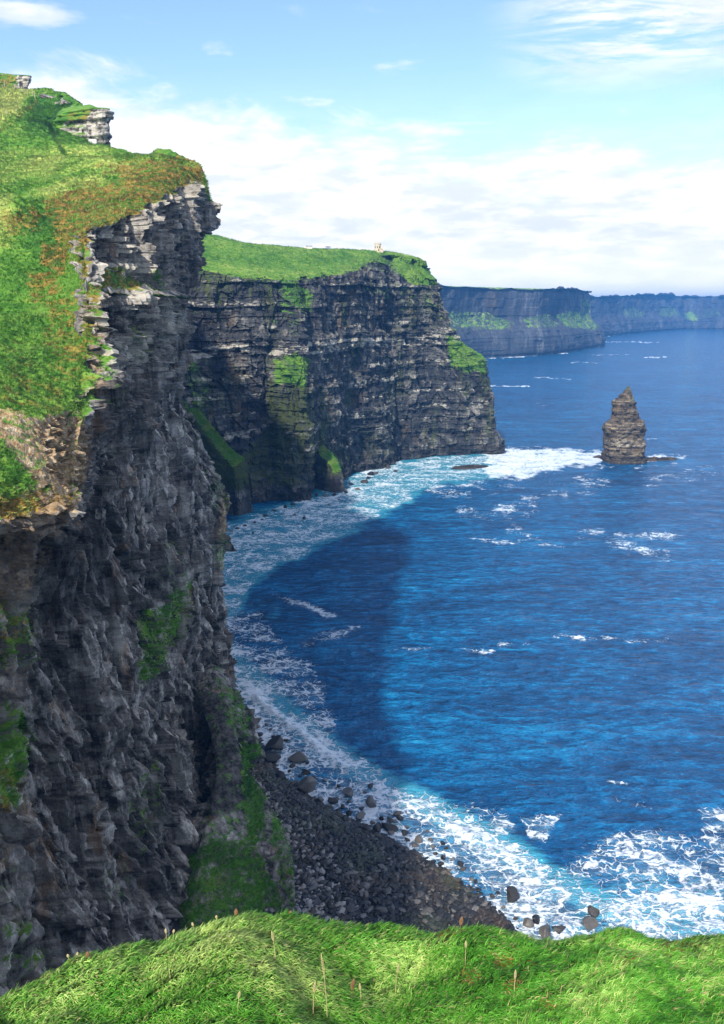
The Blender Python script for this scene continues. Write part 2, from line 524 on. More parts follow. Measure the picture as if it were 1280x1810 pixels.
def dress(P0, s, wallness, amp, seed, kind):
    """rock relief along the outward direction; returns displacement and block tone / joints with painted hollow shade"""
    x, y, z = P0[..., 0], P0[..., 1], P0[..., 2]
    wz = z + 2.2 * perlin(s / 34.0, 0.3, seed) + 0.7 * perlin(s / 9.0, z / 9, seed + 3)
    if kind == 'near':
        sel = wallness > .03
        q1, c1 = facets((x + .2 * z) / 9, (y + .35 * z) / 9, z / 19, sel, 61)
        q2, c2 = facets((x + .15 * z) / 3.6, (y + .3 * z) / 3.6, z / 7, sel, 71)
        q3, c3 = facets(x / 1.3, y / 1.3, z / 2.4, sel, 81)
        upper = sstep(-42, -18, z + 6 * perlin(s / 25.0, 2.2, seed))          # bedded slabs over massive, fluted rock
        d = 6.0 * fbm(x / 38, y / 38, z / 46, 4)
        # massive part: leaning flutes, hollows
        sl = s + z * 0.16
        fl = fbm(sl / 9, z / 46, seed + 1.5, 5, 0.55, True)
        hol = fbm(x / 11, y / 11, z / 14, 4)
        low = 2.5 * (fl - 0.35) + 2.6 * hol + .8 * fbm(x / 3.6, y / 3.6, z / 4.5, 4, 0.6, True)
        # bedded part
        b1 = blocks(s, wz, 7.0, 15, 11 + seed)
        b2 = blocks(s + 31, wz + 1.1, 2.6, 6.0, 12 + seed)
        b3 = blocks(s + 7, wz + .4, 1.0, 2.4, 13 + seed)
        bd = beds(wz, 2.6, 14) * 0.8 + beds(wz, 0.9, 15) * 0.4
        up = 4.4 * (b1 - .5) + 2.8 * (b2 - .5) + 1.3 * (b3 - .5) + 1.7 * (bd - .6) + 1.2 * hol
        d = d + low * (1 - upper) + up * upper + low * 0.35 * upper + (0.2 * (b2 - .5) + 0.1 * (b3 - .5)) * (1 - upper)
        # joint-bounded bays: each steps out sharply towards the south, then falls back
        w1 = (s + .14 * z * (1 - upper) + 5 * perlin(s / 40, z / 30, 7.7)) / 17 + .12 * (hsh(np.floor(wz / 9), 3) - .5) * upper
        t1 = (5.2 * upper + 3.0 * (1 - upper)) * (.35 + .9 * hsh(np.floor(w1), 91)) * (1 - (w1 - np.floor(w1))) ** 1.2
        w2 = (s + .12 * z * (1 - upper) + 2.5 * perlin(s / 15, z / 12, 3.7)) / 5.6 + .3 * (hsh(np.floor(wz / 3.3), 5) - .5) * upper
        t2 = (1.9 * upper + 1.4 * (1 - upper)) * (.2 + hsh(np.floor(w2), 92)) * (1 - (w2 - np.floor(w2)))
        d = d + t1 + t2 - 3.6
        d = d + (3.1 * q1 + 1.35 * q2 + .42 * q3) * (1 - .55 * upper)
        tone = np.clip((0.35 * b2 + 0.35 * b3 + 0.3 * b1) * upper + (0.5 + 0.8 * fbm(sl / 6, z / 34, 4, 5, .6) + .5 * fbm(x / 2.2, y / 2.2, z / 3, 3)) * (1 - upper), 0, 1)
        tone = np.clip(tone + .35 * (q2 + q3) * (1 - upper), 0, 1)
        crack_shade = np.maximum(sstep(0.25, 0.9, -hol * 1.7) * 0.6 * (1 - upper), np.maximum(.75 * c1, .5 * c2) * (1 - .4 * upper))  # hollows painted darker, as shade, along with the joints
    elif kind == 'main':
        d = 7.0 * fbm(x / 70, y / 70, z / 120, 4)
        fl = fbm(s / 22, z / 130, seed + 1.5, 5, 0.55)
        b1 = blocks(s, wz, 17.0, 26, 21 + seed)
        b2 = blocks(s + 31, wz + 3, 6.5, 13.0, 22 + seed)
        b3 = blocks(s + 7, wz + .4, 2.3, 5, 23 + seed)
        bd = beds(wz, 9.5, 24) * 1.6 + beds(wz, 3.4, 25) * 1.2
        d = d + 6.0 * fl + 2.6 * (b1 - .5) + 2.0 * (b2 - .5) + 1.1 * (b3 - .5) + 1.4 * (bd - 1.3)
        tone = np.clip(0.3 * b1 + 0.4 * b2 + 0.3 * b3, 0, 1)
        sel = wallness > .03
        q1, c1 = facets(x / 15, y / 15, z / 26, sel, 61)
        q2, c2 = facets(x / 5.5, y / 5.5, z / 6.5, sel, 71)
        d = d + 2.2 * q1 + 1.3 * q2
        tone = np.clip(tone + .4 * q2, 0, 1)
        crack_shade = np.maximum(sstep(0.12, 0.6, -fl) * 0.5, .22 * c1)  # flute recesses get painted shade besides their joints
    else:
        d = 26 * fbm(x / 260, y / 260, z / 600, 4) + 10 * fbm(s / 60, z / 300, seed, 5) + 5 * (beds(wz, 22, 31) - .5) + 5 * (blocks(s, wz, 24, 50, 33) - .5)
        tone = np.clip(0.5 + 0.8 * fbm(s / 40, z / 200, seed, 4), 0, 1)
        crack_shade = 0 * z
    return d * amp, tone, crack_shade


TURF = []


def cliff(name, ctrl, ucounts, vcounts, mat, kind, amp=1.0, seed=1.0, grass_amp=1.0, lo=0.42, hi=0.68, paint=None, fix=None, turf_row=None, relief=None, damp=None):
    A = np.array(ctrl, float)                       # stations x rows x 3
    G = cat_axis(cat_axis(A, ucounts, 0), vcounts, 1)
    P = np.transpose(G, (1, 0, 2)).astype(F32)      # rows x columns
    if fix is not None:
        P = fix(P)
    N = grid_normals(P)
    if N[..., 2].mean() < 0 and abs(N[..., 2].mean()) > 0.05:
        N = -N
    # smooth normals a little: they carry the relief
    for _ in range(3):
        N[1:-1] = (N[:-2] + 2 * N[1:-1] + N[2:]) / 4
        N[:, 1:-1] = (N[:, :-2] + 2 * N[:, 1:-1] + N[:, 2:]) / 4
    N /= np.maximum(np.linalg.norm(N, axis=-1, keepdims=True), 1e-6)
    mid = P[P.shape[0] // 3]
    s = np.concatenate([[0], np.cumsum(np.linalg.norm(np.diff(mid[:, :2], axis=0), axis=1))]).astype(F32)
    s = np.broadcast_to(s[None, :], P.shape[:2])
    wall = 1 - sstep(lo, hi, N[..., 2])
    if turf_row is not None:                        # behind the lip everything is turf
        rr = np.arange(P.shape[0], dtype=F32)[:, None]
        wall = wall * (1 - sstep(turf_row + 2, turf_row + 12, rr))
    d, tone, crack_shade = dress(P, s, wall, amp, seed, kind)
    Nh = N.copy()
    Nh[..., 2] *= 0.35
    Nh /= np.maximum(np.linalg.norm(Nh, axis=-1, keepdims=True), 1e-6)
    k = {'near': 1.0, 'main': 2.2, 'far': 2.0}[kind] * grass_amp
    x, y, z = P[..., 0], P[..., 1], P[..., 2]
    gd = k * (1.5 * fbm(x / (16 * k), y / (16 * k), z / (16 * k), 4) + 0.75 * fbm(x / (5 * k), y / (9 * k), z / (5 * k), 4, 0.55, True) + 0.35 * fbm(x / (1.4 * k), y / (1.9 * k), z / k, 3))
    gd = gd * 0.9 - 0.2 * k
    if relief is not None:
        gd = gd + relief(P)
    x_, y_, z_ = P[..., 0], P[..., 1], P[..., 2]
    if damp is not None:
        k_ = damp(P)
        sel = k_ < .97
        r1, _c = facets(x_ / 2.2, y_ / 2.2, z_ / 1.7, sel, 131)
        r2, _c = facets(x_ / .9, y_ / .9, z_ / .8, sel, 141)
        d = d * k_ + (1 - k_) * (1.5 * r1 + .7 * r2 + 1.0 * fbm(x_ / 6, y_ / 6, z_ / 6, 4))
    P0 = P
    P = P + Nh * (d * wall)[..., None] + np.array([0, 0, 1.0], F32) * (gd * (1 - wall))[..., None]
    N2 = grid_normals(P)
    if N2[..., 2].mean() * 1 < 0:
        N2 = -N2
    px, py = project(P)
    veg = np.clip(sstep(lo - .05, hi, N[..., 2] * 0.72 + N2[..., 2] * 0.28), 0, 1)
    mask = np.zeros(P.shape[:2] + (4,), F32)
    if turf_row is not None:
        veg = np.maximum(veg, sstep(turf_row + 3, turf_row + 10, rr))
    mask[..., 0] = veg
    mask[..., 3] = 0.5
    tn = np.zeros(P.shape[:2] + (4,), F32)
    tn[..., 0], tn[..., 1] = tone, crack_shade
    if paint is not None:
        paint(P, px, py, N, N2, mask, tn, wall)
    me = mesh_from(name, P, grid_quads(*P.shape[:2]), smooth=(kind == 'far'))
    color_attr(me, 'mask', np.clip(mask, 0, 1))
    color_attr(me, 'tone', np.clip(tn, 0, 1))
    o = link(name, me, mat)
    tag(o, kind='structure')
    TURF.append((kind, P, N, N2, np.clip(mask, 0, 1)))
    return o, P


# ---- the near cliff: stations run from the inlet beside the camera out to the nose and back round it
def near_ctrl():
    Z = SEA
    S = []
    def st(*rows):
        S.append([np.array(r, float) for r in rows])
    # rows: below sea, base, low, mid, high, lip, lip inner, foot of upper band, upper lip, hill near, hill mid, hill far, behind
    def hill(x0, y0, z0, pts):
        return [(x0, y0, z0)] + pts
    st((-30, -30, -150), (-31, -30, Z), (-34, -30, -105), (-36, -30, -65), (-38, -30, -40), (-40, -30, -16), (-41.5, -30, -15), (-44, -30, -14), (-46, -30, -13.5), (-56, -30, -12), (-80, -30, -8), (-140, -30, 0), (-260, -30, 5))
    st((-32, 40, -150), (-33, 40, Z), (-37, 40, -105), (-40, 40, -65), (-42, 40, -40), (-44, 40, -17), (-45, 40, -16.4), (-47, 40, -16), (-49, 40, -15.5), (-58, 40, -13), (-80, 40, -7), (-150, 40, 6), (-270, 40, 14))
    st((-36, 72, -150), (-37, 72, Z), (-40, 72, -105), (-43, 74, -65), (-44, 75, -45), (-42, 76, -22.5), (-43, 76, -22), (-45, 77, -18.5), (-48, 78, -15.5), (-58, 78, -13), (-82, 78, -4), (-150, 78, 16), (-270, 78, 28))
    # near buttress with its brown tongue
    st((-40, 92, -150), (-41, 93, Z), at_y(14, 1560, 94), at_y(48, 1230, 95), at_y(82, 1030, 96), at_y(118, 905, 97), at_y(120, 893, 97.6), at_y(66, 815, 99), at_y(20, 742, 105), (-54, 104, -13.6), (-84, 104, 0), (-150, 104, 26), (-270, 104, 42))
    # recess behind it
    st((-44, 109, -150), (-45, 109, Z), (-53, 109, -100), (-58, 109, -65), (-60.5, 108, -40), at_y(120, 872, 106), at_y(112, 850, 107), at_y(90, 800, 109), at_y(66, 738, 113), (-57, 114, -12.5), (-86, 115, 4), (-150, 118, 34), (-280, 120, 52))
    st((-42, 128, -150), (-43, 128, Z), (-52, 128, -105), (-56, 128, -68), (-55.5, 128, -40), at_y(140, 770, 128), at_y(137, 755, 129), at_y(130, 735, 131), at_y(122, 715, 134), (-57, 137, -12.5), (-80, 139, -1), (-150, 142, 36), (-290, 145, 60))
    st((-40, 153, -150), (-41, 153, Z), (-49, 153, -105), (-53, 154, -65), (-53.5, 154, -35), at_y(178, 665, 155), at_y(172, 655, 156), at_y(164, 630, 158), at_y(156, 590, 161), (-60, 168, -4), (-88, 174, 3), (-160, 176, 42), (-300, 180, 70))
    # the pale slab ledge: the lip jumps up to the ledge level
    st((-38, 168, -150), (-39, 168, Z), (-47, 168, -105), (-51, 168, -65), (-53.5, 167, -30), at_y(172, 537, 166), at_y(168, 531, 168), at_y(152, 475, 176), at_y(146, 412, 181), (-72, 196, 13), (-98, 202, 18), (-170, 206, 52), (-310, 210, 80))
    st((-39, 182, -150), (-40, 182, Z), (-47, 182, -105), (-51, 182, -65), (-54, 181, -30), at_y(225, 532, 180), at_y(222, 526, 182), at_y(200, 474, 191), at_y(196, 397, 194), (-73, 214, 21), (-108, 222, 27), (-180, 228, 60), (-320, 230, 86))
    st((-41, 205, -150), (-42, 205, Z), (-48, 205, -105), (-51, 205, -65), (-56, 205, -30), at_y(275, 529, 204), at_y(272, 523, 206), at_y(258, 505, 211), at_y(255, 362, 214), (-74, 244, 32), (-116, 254, 37), (-190, 258, 66), (-330, 260, 90))
    st((-44, 235, -150), (-45, 235, Z), (-49, 235, -105), (-51, 236, -68), (-59, 236, -30), at_y(312, 530, 233), at_y(311, 525, 234), at_y(306, 500, 236), at_y(306, 342, 240), (-73, 262, 39), (-124, 282, 46), (-195, 288, 70), (-335, 290, 92))
    st((-48, 265, -150), (-49, 265, Z), (-52, 265, -108), (-50, 268, -74), (-64, 268, -34), at_y(328, 560, 265), at_y(330, 530, 266), at_y(334, 480, 268), at_y(344, 322, 266), (-70, 274, 44.5), (-128, 306, 53), (-198, 312, 74), (-340, 320, 95))
    # nose
    st((-52, 290, -150), at_y(404, 1185, 290), at_y(384, 1030, 290), at_y(407, 890, 290), at_y(316, 700, 288), at_y(326, 560, 287), at_y(332, 510, 286), at_y(348, 430, 284), at_y(372, 368, 282), at_y(350, 292, 282), at_y(250, 275, 312), (-180, 330, 74), (-340, 340, 96))
    st((-62, 306, -150), (-62, 306, Z), (-65, 306, -104), (-62, 304, -75), (-78, 302, -34), (-76, 300, -9), (-76, 300, 2), (-74, 300, 18), (-71, 299, 44), at_y(318, 279, 296), at_y(235, 263, 322), (-180, 345, 80), (-340, 360, 99))
    st((-84, 322, -150), (-84, 322, Z), (-88, 322, -104), (-88, 322, -75), (-94, 322, -34), (-94, 320, -9), (-94, 320, 5), (-88, 319, 30), (-84, 318, 51), at_y(255, 266, 315), at_y(205, 254, 334), (-180, 362, 86), (-340, 380, 104))
    st((-104, 345, -150), (-104, 345, Z), (-108, 345, -104), (-108, 345, -75), (-110, 345, -34), (-110, 345, 0), (-110, 345, 20), (-107, 344, 40), (-105, 342, 60), at_y(188, 252, 338), at_y(150, 225, 352), (-190, 392, 94), (-340, 400, 108))
    st((-128, 380, -150), (-128, 380, Z), (-130, 380, -104), (-132, 380, -75), (-133, 380, -34), (-133, 380, 10), (-133, 380, 30), (-131, 380, 60), (-128, 379, 86), at_y(130, 176, 378), at_y(100, 172, 395), (-200, 420, 100), (-340, 430, 111))
    st((-165, 430, -150), (-165, 430, Z), (-167, 430, -104), (-168, 430, -75), (-169, 430, -34), (-169, 430, 20), (-169, 430, 50), (-169, 430, 80), (-166, 430, 100), at_y(54, 160, 428), (-190, 440, 106), (-230, 450, 108), (-340, 460, 112))
    st((-230, 500, -150), (-230, 500, Z), (-232, 500, -104), (-233, 500, -75), (-234, 500, -34), (-234, 500, 20), (-234, 500, 50), (-234, 500, 80), (-233, 500, 102), (-238, 498, 105), (-260, 510, 107), (-300, 520, 108), (-380, 530, 110))
    return S


def near_paint(P, px, py, N, N2, mask, tn, wall):
    x, y, z = P[..., 0], P[..., 1], P[..., 2]
    wx = px + 10 * fbm(x / 6, y / 6, z / 6, 3)
    wy = py + 14 * fbm(x / 5 + 9, y / 5, z / 5, 3)
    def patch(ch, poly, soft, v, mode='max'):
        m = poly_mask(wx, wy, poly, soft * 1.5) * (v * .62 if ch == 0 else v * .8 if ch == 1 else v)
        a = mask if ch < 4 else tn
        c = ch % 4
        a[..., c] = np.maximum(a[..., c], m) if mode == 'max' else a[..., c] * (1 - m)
    # heath and bare soil on the upper slope
    for poly, v in [([(85, 365), (150, 335), (250, 330), (245, 385), (160, 400), (150, 430), (110, 420)], .75), ([(215, 300), (345, 285), (355, 335), (255, 350), (230, 330)], .78),
                    ([(120, 425), (160, 440), (260, 520), (160, 530), (150, 470)], .7), ([(55, 490), (95, 490), (90, 530), (60, 520)], .7), ([(105, 510), (165, 530), (160, 650), (120, 660), (90, 600)], .62),
                    ([(0, 640), (60, 650), (160, 660), (175, 700), (60, 735), (0, 720)], .5), ([(15, 380), (60, 380), (60, 400), (15, 402)], .65), ([(85, 440), (115, 445), (105, 470), (85, 465)], .8),
                    ([(0, 640), (30, 600), (40, 640), (10, 690)], .45), ([(0, 890), (130, 870), (125, 910), (60, 940), (0, 960)], .85), ([(0, 1430), (30, 1440), (25, 1520), (0, 1530)], .9),
                    ([(180, 285), (290, 280), (280, 300), (180, 303)], .55), ([(0, 1370), (30, 1380), (20, 1430), (0, 1430)], .6), ([(0, 1060), (40, 1065), (45, 1120), (0, 1130)], .6)]:
        patch(1, poly, 22, v)
    # where the wall carries turf
    for poly, v in [([(250, 1090), (290, 1080), (330, 1030), (325, 1090), (275, 1180), (255, 1205)], .85), ([(300, 960), (345, 1010), (330, 1040), (290, 1040)], .55),
                    ([(240, 1400), (275, 1350), (285, 1450), (250, 1500), (230, 1450)], .6), ([(190, 1520), (230, 1520), (210, 1590), (185, 1580)], .5),
                    ([(0, 1250), (30, 1260), (40, 1330), (25, 1420), (0, 1430)], 1.0), ([(0, 790), (40, 830), (72, 885), (40, 905), (0, 905)], 1.0), ([(0, 1060), (45, 1080), (50, 1130), (0, 1180)], .8),
                    ([(230, 575), (260, 575), (270, 620), (235, 640)], .6), ([(385, 950), (400, 950), (400, 1000), (385, 1000)], .7), ([(380, 850), (400, 860), (398, 900), (385, 900)], .6),
                    ([(195, 690), (215, 690), (210, 720), (190, 720)], .6), ([(260, 480), (275, 480), (285, 500), (265, 505)], .8), ([(0, 1600), (60, 1640), (100, 1700), (0, 1760)], .6), ([(0, 1480), (20, 1500), (30, 1600), (0, 1640)], .5)]:
        patch(0, poly, 18, v)
    # bare debris slope above the tongue
    for poly, v in [([(0, 725), (60, 740), (130, 740), (150, 830), (110, 860), (60, 830), (30, 800), (0, 770)], .95), ([(70, 870), (130, 880), (130, 905), (85, 900)], .6)]:
        patch(0, poly, 14, v, 'cut')
    for poly, v in [([(0, 730), (75, 745), (130, 800), (120, 880), (60, 830), (0, 770)], .55), ([(160, 530), (310, 520), (318, 570), (270, 640), (200, 650), (165, 640)], .60), ([(155, 398), (250, 395), (235, 440), (160, 440)], .6),
                    ([(250, 345), (350, 330), (360, 350), (260, 385)], .6), ([(240, 400), (340, 380), (335, 480), (255, 500)], .42), ([(180, 470), (250, 480), (240, 500), (185, 490)], .8), ([(0, 980), (50, 940), (70, 1100), (30, 1180), (0, 1200)], .42), ([(280, 1100), (345, 1070), (320, 1120), (285, 1170)], .35),
                    ([(310, 1200), (400, 1080), (400, 1180), (345, 1260), (350, 1450), (310, 1620), (270, 1560)], .3), ([(120, 860), (200, 780), (190, 830), (100, 960)], .3)]:
        patch(2, poly, 16, v)  # upper slabs and ledges painted paler, as if sunlit
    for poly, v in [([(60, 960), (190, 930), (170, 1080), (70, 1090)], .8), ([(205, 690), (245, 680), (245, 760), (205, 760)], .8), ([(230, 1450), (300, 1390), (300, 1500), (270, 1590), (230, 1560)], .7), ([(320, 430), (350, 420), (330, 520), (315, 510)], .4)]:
        patch(5, poly, 22, v)  # dark patches; the cave recess has its shade painted in
    for poly, v in [([(-20, 715), (140, 725), (155, 800), (130, 900), (-20, 900)], .85), ([(-20, 890), (130, 880), (100, 960), (50, 1040), (-20, 1100)], .6), ([(-20, 1000), (60, 1000), (60, 1250), (-20, 1250)], .4), ([(155, 520), (180, 520), (185, 700), (150, 700)], .6),
                    ([(300, 520), (330, 540), (330, 700), (300, 640)], .32), ([(230, 395), (360, 380), (350, 420), (240, 430)], .35), ([(395, 880), (412, 880), (400, 940), (392, 940)], .7), ([(280, 1090), (350, 1060), (330, 1120), (290, 1150)], .4)]:
        tn[..., 3] = np.maximum(tn[..., 3], poly_mask(wx, wy, poly, 20) * v)
    # sunlit upper edges painted in: a warm band just under the turf
    rr = np.arange(P.shape[0], dtype=F32)[:, None]
    for k in (5, 8):
        e = sum(near_v[:k])
        tn[..., 3] = np.maximum(tn[..., 3], .46 * np.exp(-((rr - e + 8) / 16.0) ** 2) * (rr < e + 6))
    # pale, wind-combed grass on the terrace and the fenced field
    for poly, v in [([(0, 270), (190, 262), (200, 290), (0, 320)], .78), ([(0, 150), (60, 165), (40, 190), (0, 215)], 1.0), ([(0, 355), (120, 330), (50, 370), (40, 430), (0, 440)], .95), ([(60, 340), (220, 290), (230, 300), (70, 352)], .8)]:
        patch(3, poly, 14, v)
    for poly, v in [([(60, 180), (180, 190), (180, 240), (60, 225)], .7), ([(0, 440), (100, 430), (110, 600), (0, 640)], .25), ([(40, 345), (90, 380), (90, 440), (40, 430)], .5)]:
        patch(3, poly, 20, v, 'cut')
    # the worn path up the hill
    pd = line_dist(px, py, [(0, 232), (25, 215), (50, 195), (66, 180)])
    m = .62 * (1 - sstep(1.5, 4.5, pd)) * (y > 300)
    mask[..., 1] = np.maximum(mask[..., 1], m)
    # rock never turfed where it overhangs; sea-washed foot is bare and dark
    wet = 1 - sstep(SEA + 3, SEA + 10, z)
    mask[..., 0] *= 1 - wet
    tn[..., 1] = np.maximum(tn[..., 1], wet * 0.6)


def near_relief(P):
    """banks, terraces and tussocks of the hillside"""
    px, py = project(P)
    x, y, z = P[..., 0], P[..., 1], P[..., 2]
    wx, wy = px + 6 * fbm(x / 6, y / 6, 1.5, 3), py + 5 * fbm(x / 6 + 9, y / 6, 1.5, 3)
    d = 0.9 * fbm(x / 2.6, y / 3.6, z / 2.6, 4, .6, True) - .35
    for pts, h, w in [([(-40, 450), (0, 412), (60, 352), (110, 326), (220, 292), (300, 275)], 1.5, 16), ([(30, 380), (85, 372), (150, 345), (235, 330)], 1.2, 12), ([(95, 205), (130, 196), (170, 190)], 1.5, 8), 
                      ([(60, 430), (110, 425), (150, 440), (200, 475), (260, 516)], 1.3, 14), ([(20, 520), (80, 500), (150, 520)], 1.2, 16), ([(0, 600), (80, 560), (150, 600)], 1.3, 18), ([(0, 660), (70, 640), (150, 660)], 1.0, 14), ([(0, 330), (90, 310), (180, 296)], .8, 8), ([(0, 215), (40, 195), (62, 172)], .9, 4)]:
        dd = line_dist(wx, wy, pts)
        d = d + h * np.exp(-(dd / w) ** 2)
    d = d - 2.6 * poly_mask(px, py, [(95, 225), (180, 235), (270, 262), (260, 275), (120, 270)], 12) * (y > 285)
    return d.astype(F32)


def near_damp(P):
    px, py = project(P)
    return 1 - .9 * poly_mask(px, py, [(-60, 715), (140, 720), (165, 800), (140, 905), (60, 930), (-60, 960)], 22)


near_u = [40, 40, 70, 70, 75, 85, 60, 65, 75, 75, 65, 60, 45, 30, 35, 30, 25, 20]
near_v = [6, 130, 150, 140, 170, 16, 70, 90, 80, 110, 70, 20]
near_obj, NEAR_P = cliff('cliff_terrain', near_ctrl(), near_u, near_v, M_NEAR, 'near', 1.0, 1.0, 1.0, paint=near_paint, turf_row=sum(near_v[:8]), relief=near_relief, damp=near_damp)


# ---- the great bedded headland with the tower
def main_ctrl():
    Z = SEA
    S = []
    def st(base, low, mid, high, lip, hill, sky, back):
        b = np.array(base, float)
        S.append([b + [0, 0, -10], b, np.array(low, float), np.array(mid, float), np.array(high, float), np.array(lip, float), np.array(hill, float), np.array(sky, float), np.array(back, float)])
    st((-170, 520, Z), (-175, 525, -90), (-182, 535, -40), (-188, 545, 0), (-192, 550, 25), (-200, 570, 40), (-230, 600, 58), (-300, 640, 60))
    st((-120, 552, Z), (-122, 558, -90), (-125, 570, -40), (-126, 585, 0), at_y(345, 475, 596), at_y(350, 445, 620), at_y(352, 412, 660), (-200, 760, 62))
    st(at_z(462, 888), (-78, 584, -90), (-80, 590, -40), (-82, 597, 0), at_y(440, 487, 605), at_y(440, 462, 630), at_y(440, 431, 668), (-150, 800, 58))
    st(at_z(540, 876), (-44, 594, -90), (-47, 604, -40), (-49, 615, 0), at_y(520, 490, 625), at_y(530, 468, 655), at_y(545, 440, 702), (-90, 830, 55))
    st(at_z(600, 848), (-19, 652, -90), (-19, 655, -40), (-19, 660, 0), at_y(600, 487, 665), at_y(605, 465, 690), at_y(610, 441, 730), (-40, 860, 54))
    st(at_z(650, 832), (5, 692, -90), (5, 694, -40), (5, 697, 0), at_y(650, 480, 702), at_y(655, 456, 722), at_y(660, 444, 755), (0, 880, 52))
    st(at_z(692, 818), (27, 727, -90), (28, 730, -40), (29, 735, 0), at_y(700, 490, 740), at_y(700, 462, 758), at_y(700, 447, 775), (30, 890, 51))
    st(at_z(770, 806), (70, 760, -90), (66, 762, -40), (62, 765, 0), at_y(745, 497, 768), at_y(738, 470, 776), at_y(736, 454, 786), (50, 900, 46))
    st(at_z(850, 803), at_y(840, 700, 773), at_y(815, 616, 774), at_y(784, 560, 775), at_y(768, 501, 777), at_y(752, 475, 783), at_y(744, 458, 791), (60, 910, 42))
    st(at_z(888, 801), at_y(871, 735, 786), at_y(853, 634, 788), at_y(797, 602, 788), at_y(771, 503, 790), at_y(758, 482, 794), at_y(749, 463, 800), (60, 920, 40))
    st((128, 812, Z), (120, 815, -90), (112, 818, -45), (86, 818, -25), (70, 815, 20), (62, 815, 30), (56, 815, 40), (55, 930, 38))
    st((100, 900, Z), (95, 900, -90), (90, 900, -45), (70, 900, -25), (55, 900, 15), (50, 900, 25), (45, 900, 32), (40, 980, 32))
    st((80, 1100, Z), (75, 1100, -90), (70, 1100, -45), (60, 1100, -25), (40, 1100, 10), (35, 1100, 15), (30, 1100, 20), (0, 1150, 20))
    return S


def main_paint(P, px, py, N, N2, mask, tn, wall):
    x, y, z = P[..., 0], P[..., 1], P[..., 2]
    n1 = fbm(x / 22, y / 22, z / 22, 4)
    wx, wy = px + 7 * n1, py + 6 * fbm(x / 14, y / 14, z / 9, 3)
    for poly, v in [([(490, 640), (520, 628), (542, 640), (536, 678), (490, 672)], 1.0), ([(345, 425), (480, 450), (470, 500), (345, 500)], .5), ([(500, 497), (550, 520), (545, 545), (505, 530)], .85),
                    ([(480, 510), (510, 505), (500, 560), (485, 620)], .4), ([(640, 490), (690, 500), (680, 530), (650, 515)], .6), ([(700, 500), (770, 500), (778, 560), (715, 550)], .5),
                    ([(795, 598), (852, 632), (852, 655), (800, 645)], 1.0), ([(330, 640), (345, 640), (362, 690), (360, 740), (345, 720)], .7), ([(470, 560), (500, 560), (498, 610), (478, 610)], .3)]:
        mask[..., 0] = np.maximum(mask[..., 0], poly_mask(wx, wy, poly, 16) * v * .66)
    # bare rock scar below the tower
    m = poly_mask(wx, wy, [(600, 478), (615, 458), (655, 462), (665, 448), (690, 450), (700, 475), (715, 490), (690, 500), (610, 500)], 14)
    mask[..., 0] *= 1 - 0.32 * m
    mask[..., 0] = np.maximum(mask[..., 0], poly_mask(wx, wy, [(695, 450), (745, 456), (770, 502), (730, 500), (705, 480)], 6) * .8)
    # algae streaks under the turf patches and on the lower buttresses
    for poly, v in [([(480, 680), (545, 690), (545, 760), (520, 860), (440, 880), (440, 800), (480, 760)], .62), ([(540, 760), (610, 800), (605, 865), (540, 865)], .5), ([(640, 760), (690, 780), (690, 820), (640, 820)], .45),
                    ([(340, 470), (480, 480), (470, 520), (340, 510)], .5), ([(690, 640), (730, 640), (725, 700), (690, 700)], .4), ([(380, 640), (430, 660), (420, 740), (390, 720)], .42), ([(700, 510), (780, 530), (785, 590), (700, 580)], .4)]:
        tn[..., 2] = np.maximum(tn[..., 2], poly_mask(wx, wy, poly, 25) * v)
    tn[..., 2] = np.maximum(tn[..., 2], 0.54 * sstep(-.1, .35, fbm(x / 20, y / 20, z / 150, 4)))
    # weathered pale beds: thin and broken
    s = x * 0.75 + y * 0.6
    zz = z + 1.2 * perlin(s / 40, 0.5, 0.2)
    for c, hw, v in [(18, 1.5, .5), (3, 2.5, .5), (-14, 1.5, .6), (-28, 3.0, .95), (-33, 2.2, .75), (-49, 1.5, .65), (-63, 2.0, .55), (-76, 1.5, .6), (-90, 3, .5), (-103, 1.8, .55)]:
        m = 1 - sstep(hw * .5, hw * 1.4, np.abs(zz - c))
        mask[..., 2] = np.maximum(mask[..., 2], m * v * (0.3 + 0.85 * sstep(-.2, .3, fbm(s / 26, z / 6, c, 3))))
    mask[..., 2] = np.maximum(mask[..., 2], 0.46 * sstep(640, 860, px) * sstep(-.1, .35, fbm(s / 13, z / 5, 3.3, 4)) * (py > 560))
    mask[..., 2] *= 1 - sstep(0.5, 0.8, N[..., 2])
    wet = 1 - sstep(SEA + 5, SEA + 13, z)
    mask[..., 0] *= 1 - wet
    mask[..., 2] *= 1 - wet
    tn[..., 1] = np.maximum(tn[..., 1], wet * 0.8)
    tn[..., 2] *= 1 - wet
    mask[..., 3] = 0.5 + 0.25 * n1


def main_fix(P):
    """vertical ribs and gullies of the great face"""
    px, py = project(P)
    z = P[..., 2]
    rib = np.exp(-((px - 517 - (py - 650) * 0.02) / 26) ** 4) * sstep(15, -25, z) * 7
    gully = -np.exp(-((px - 478) / 14) ** 2) * sstep(10, -30, z) * 7 - np.exp(-((px - 563) / 14) ** 2) * sstep(-20, -60, z) * 6
    gully = gully - np.exp(-((px - 628) / 12) ** 2) * sstep(0, -60, z) * 5 - np.exp(-((px - 705) / 16) ** 2) * sstep(-40, -80, z) * 5
    rib = rib + np.exp(-((px - 675) / 22) ** 4) * sstep(-70, -110, z) * 6
    front = (px > 380) & (px < 880) & (P[..., 1] < 800)
    d = (rib + gully) * front
    P = P.copy()
    P[..., 0] += (0.6 * d).astype(F32)
    P[..., 1] -= (0.8 * d).astype(F32)
    return P


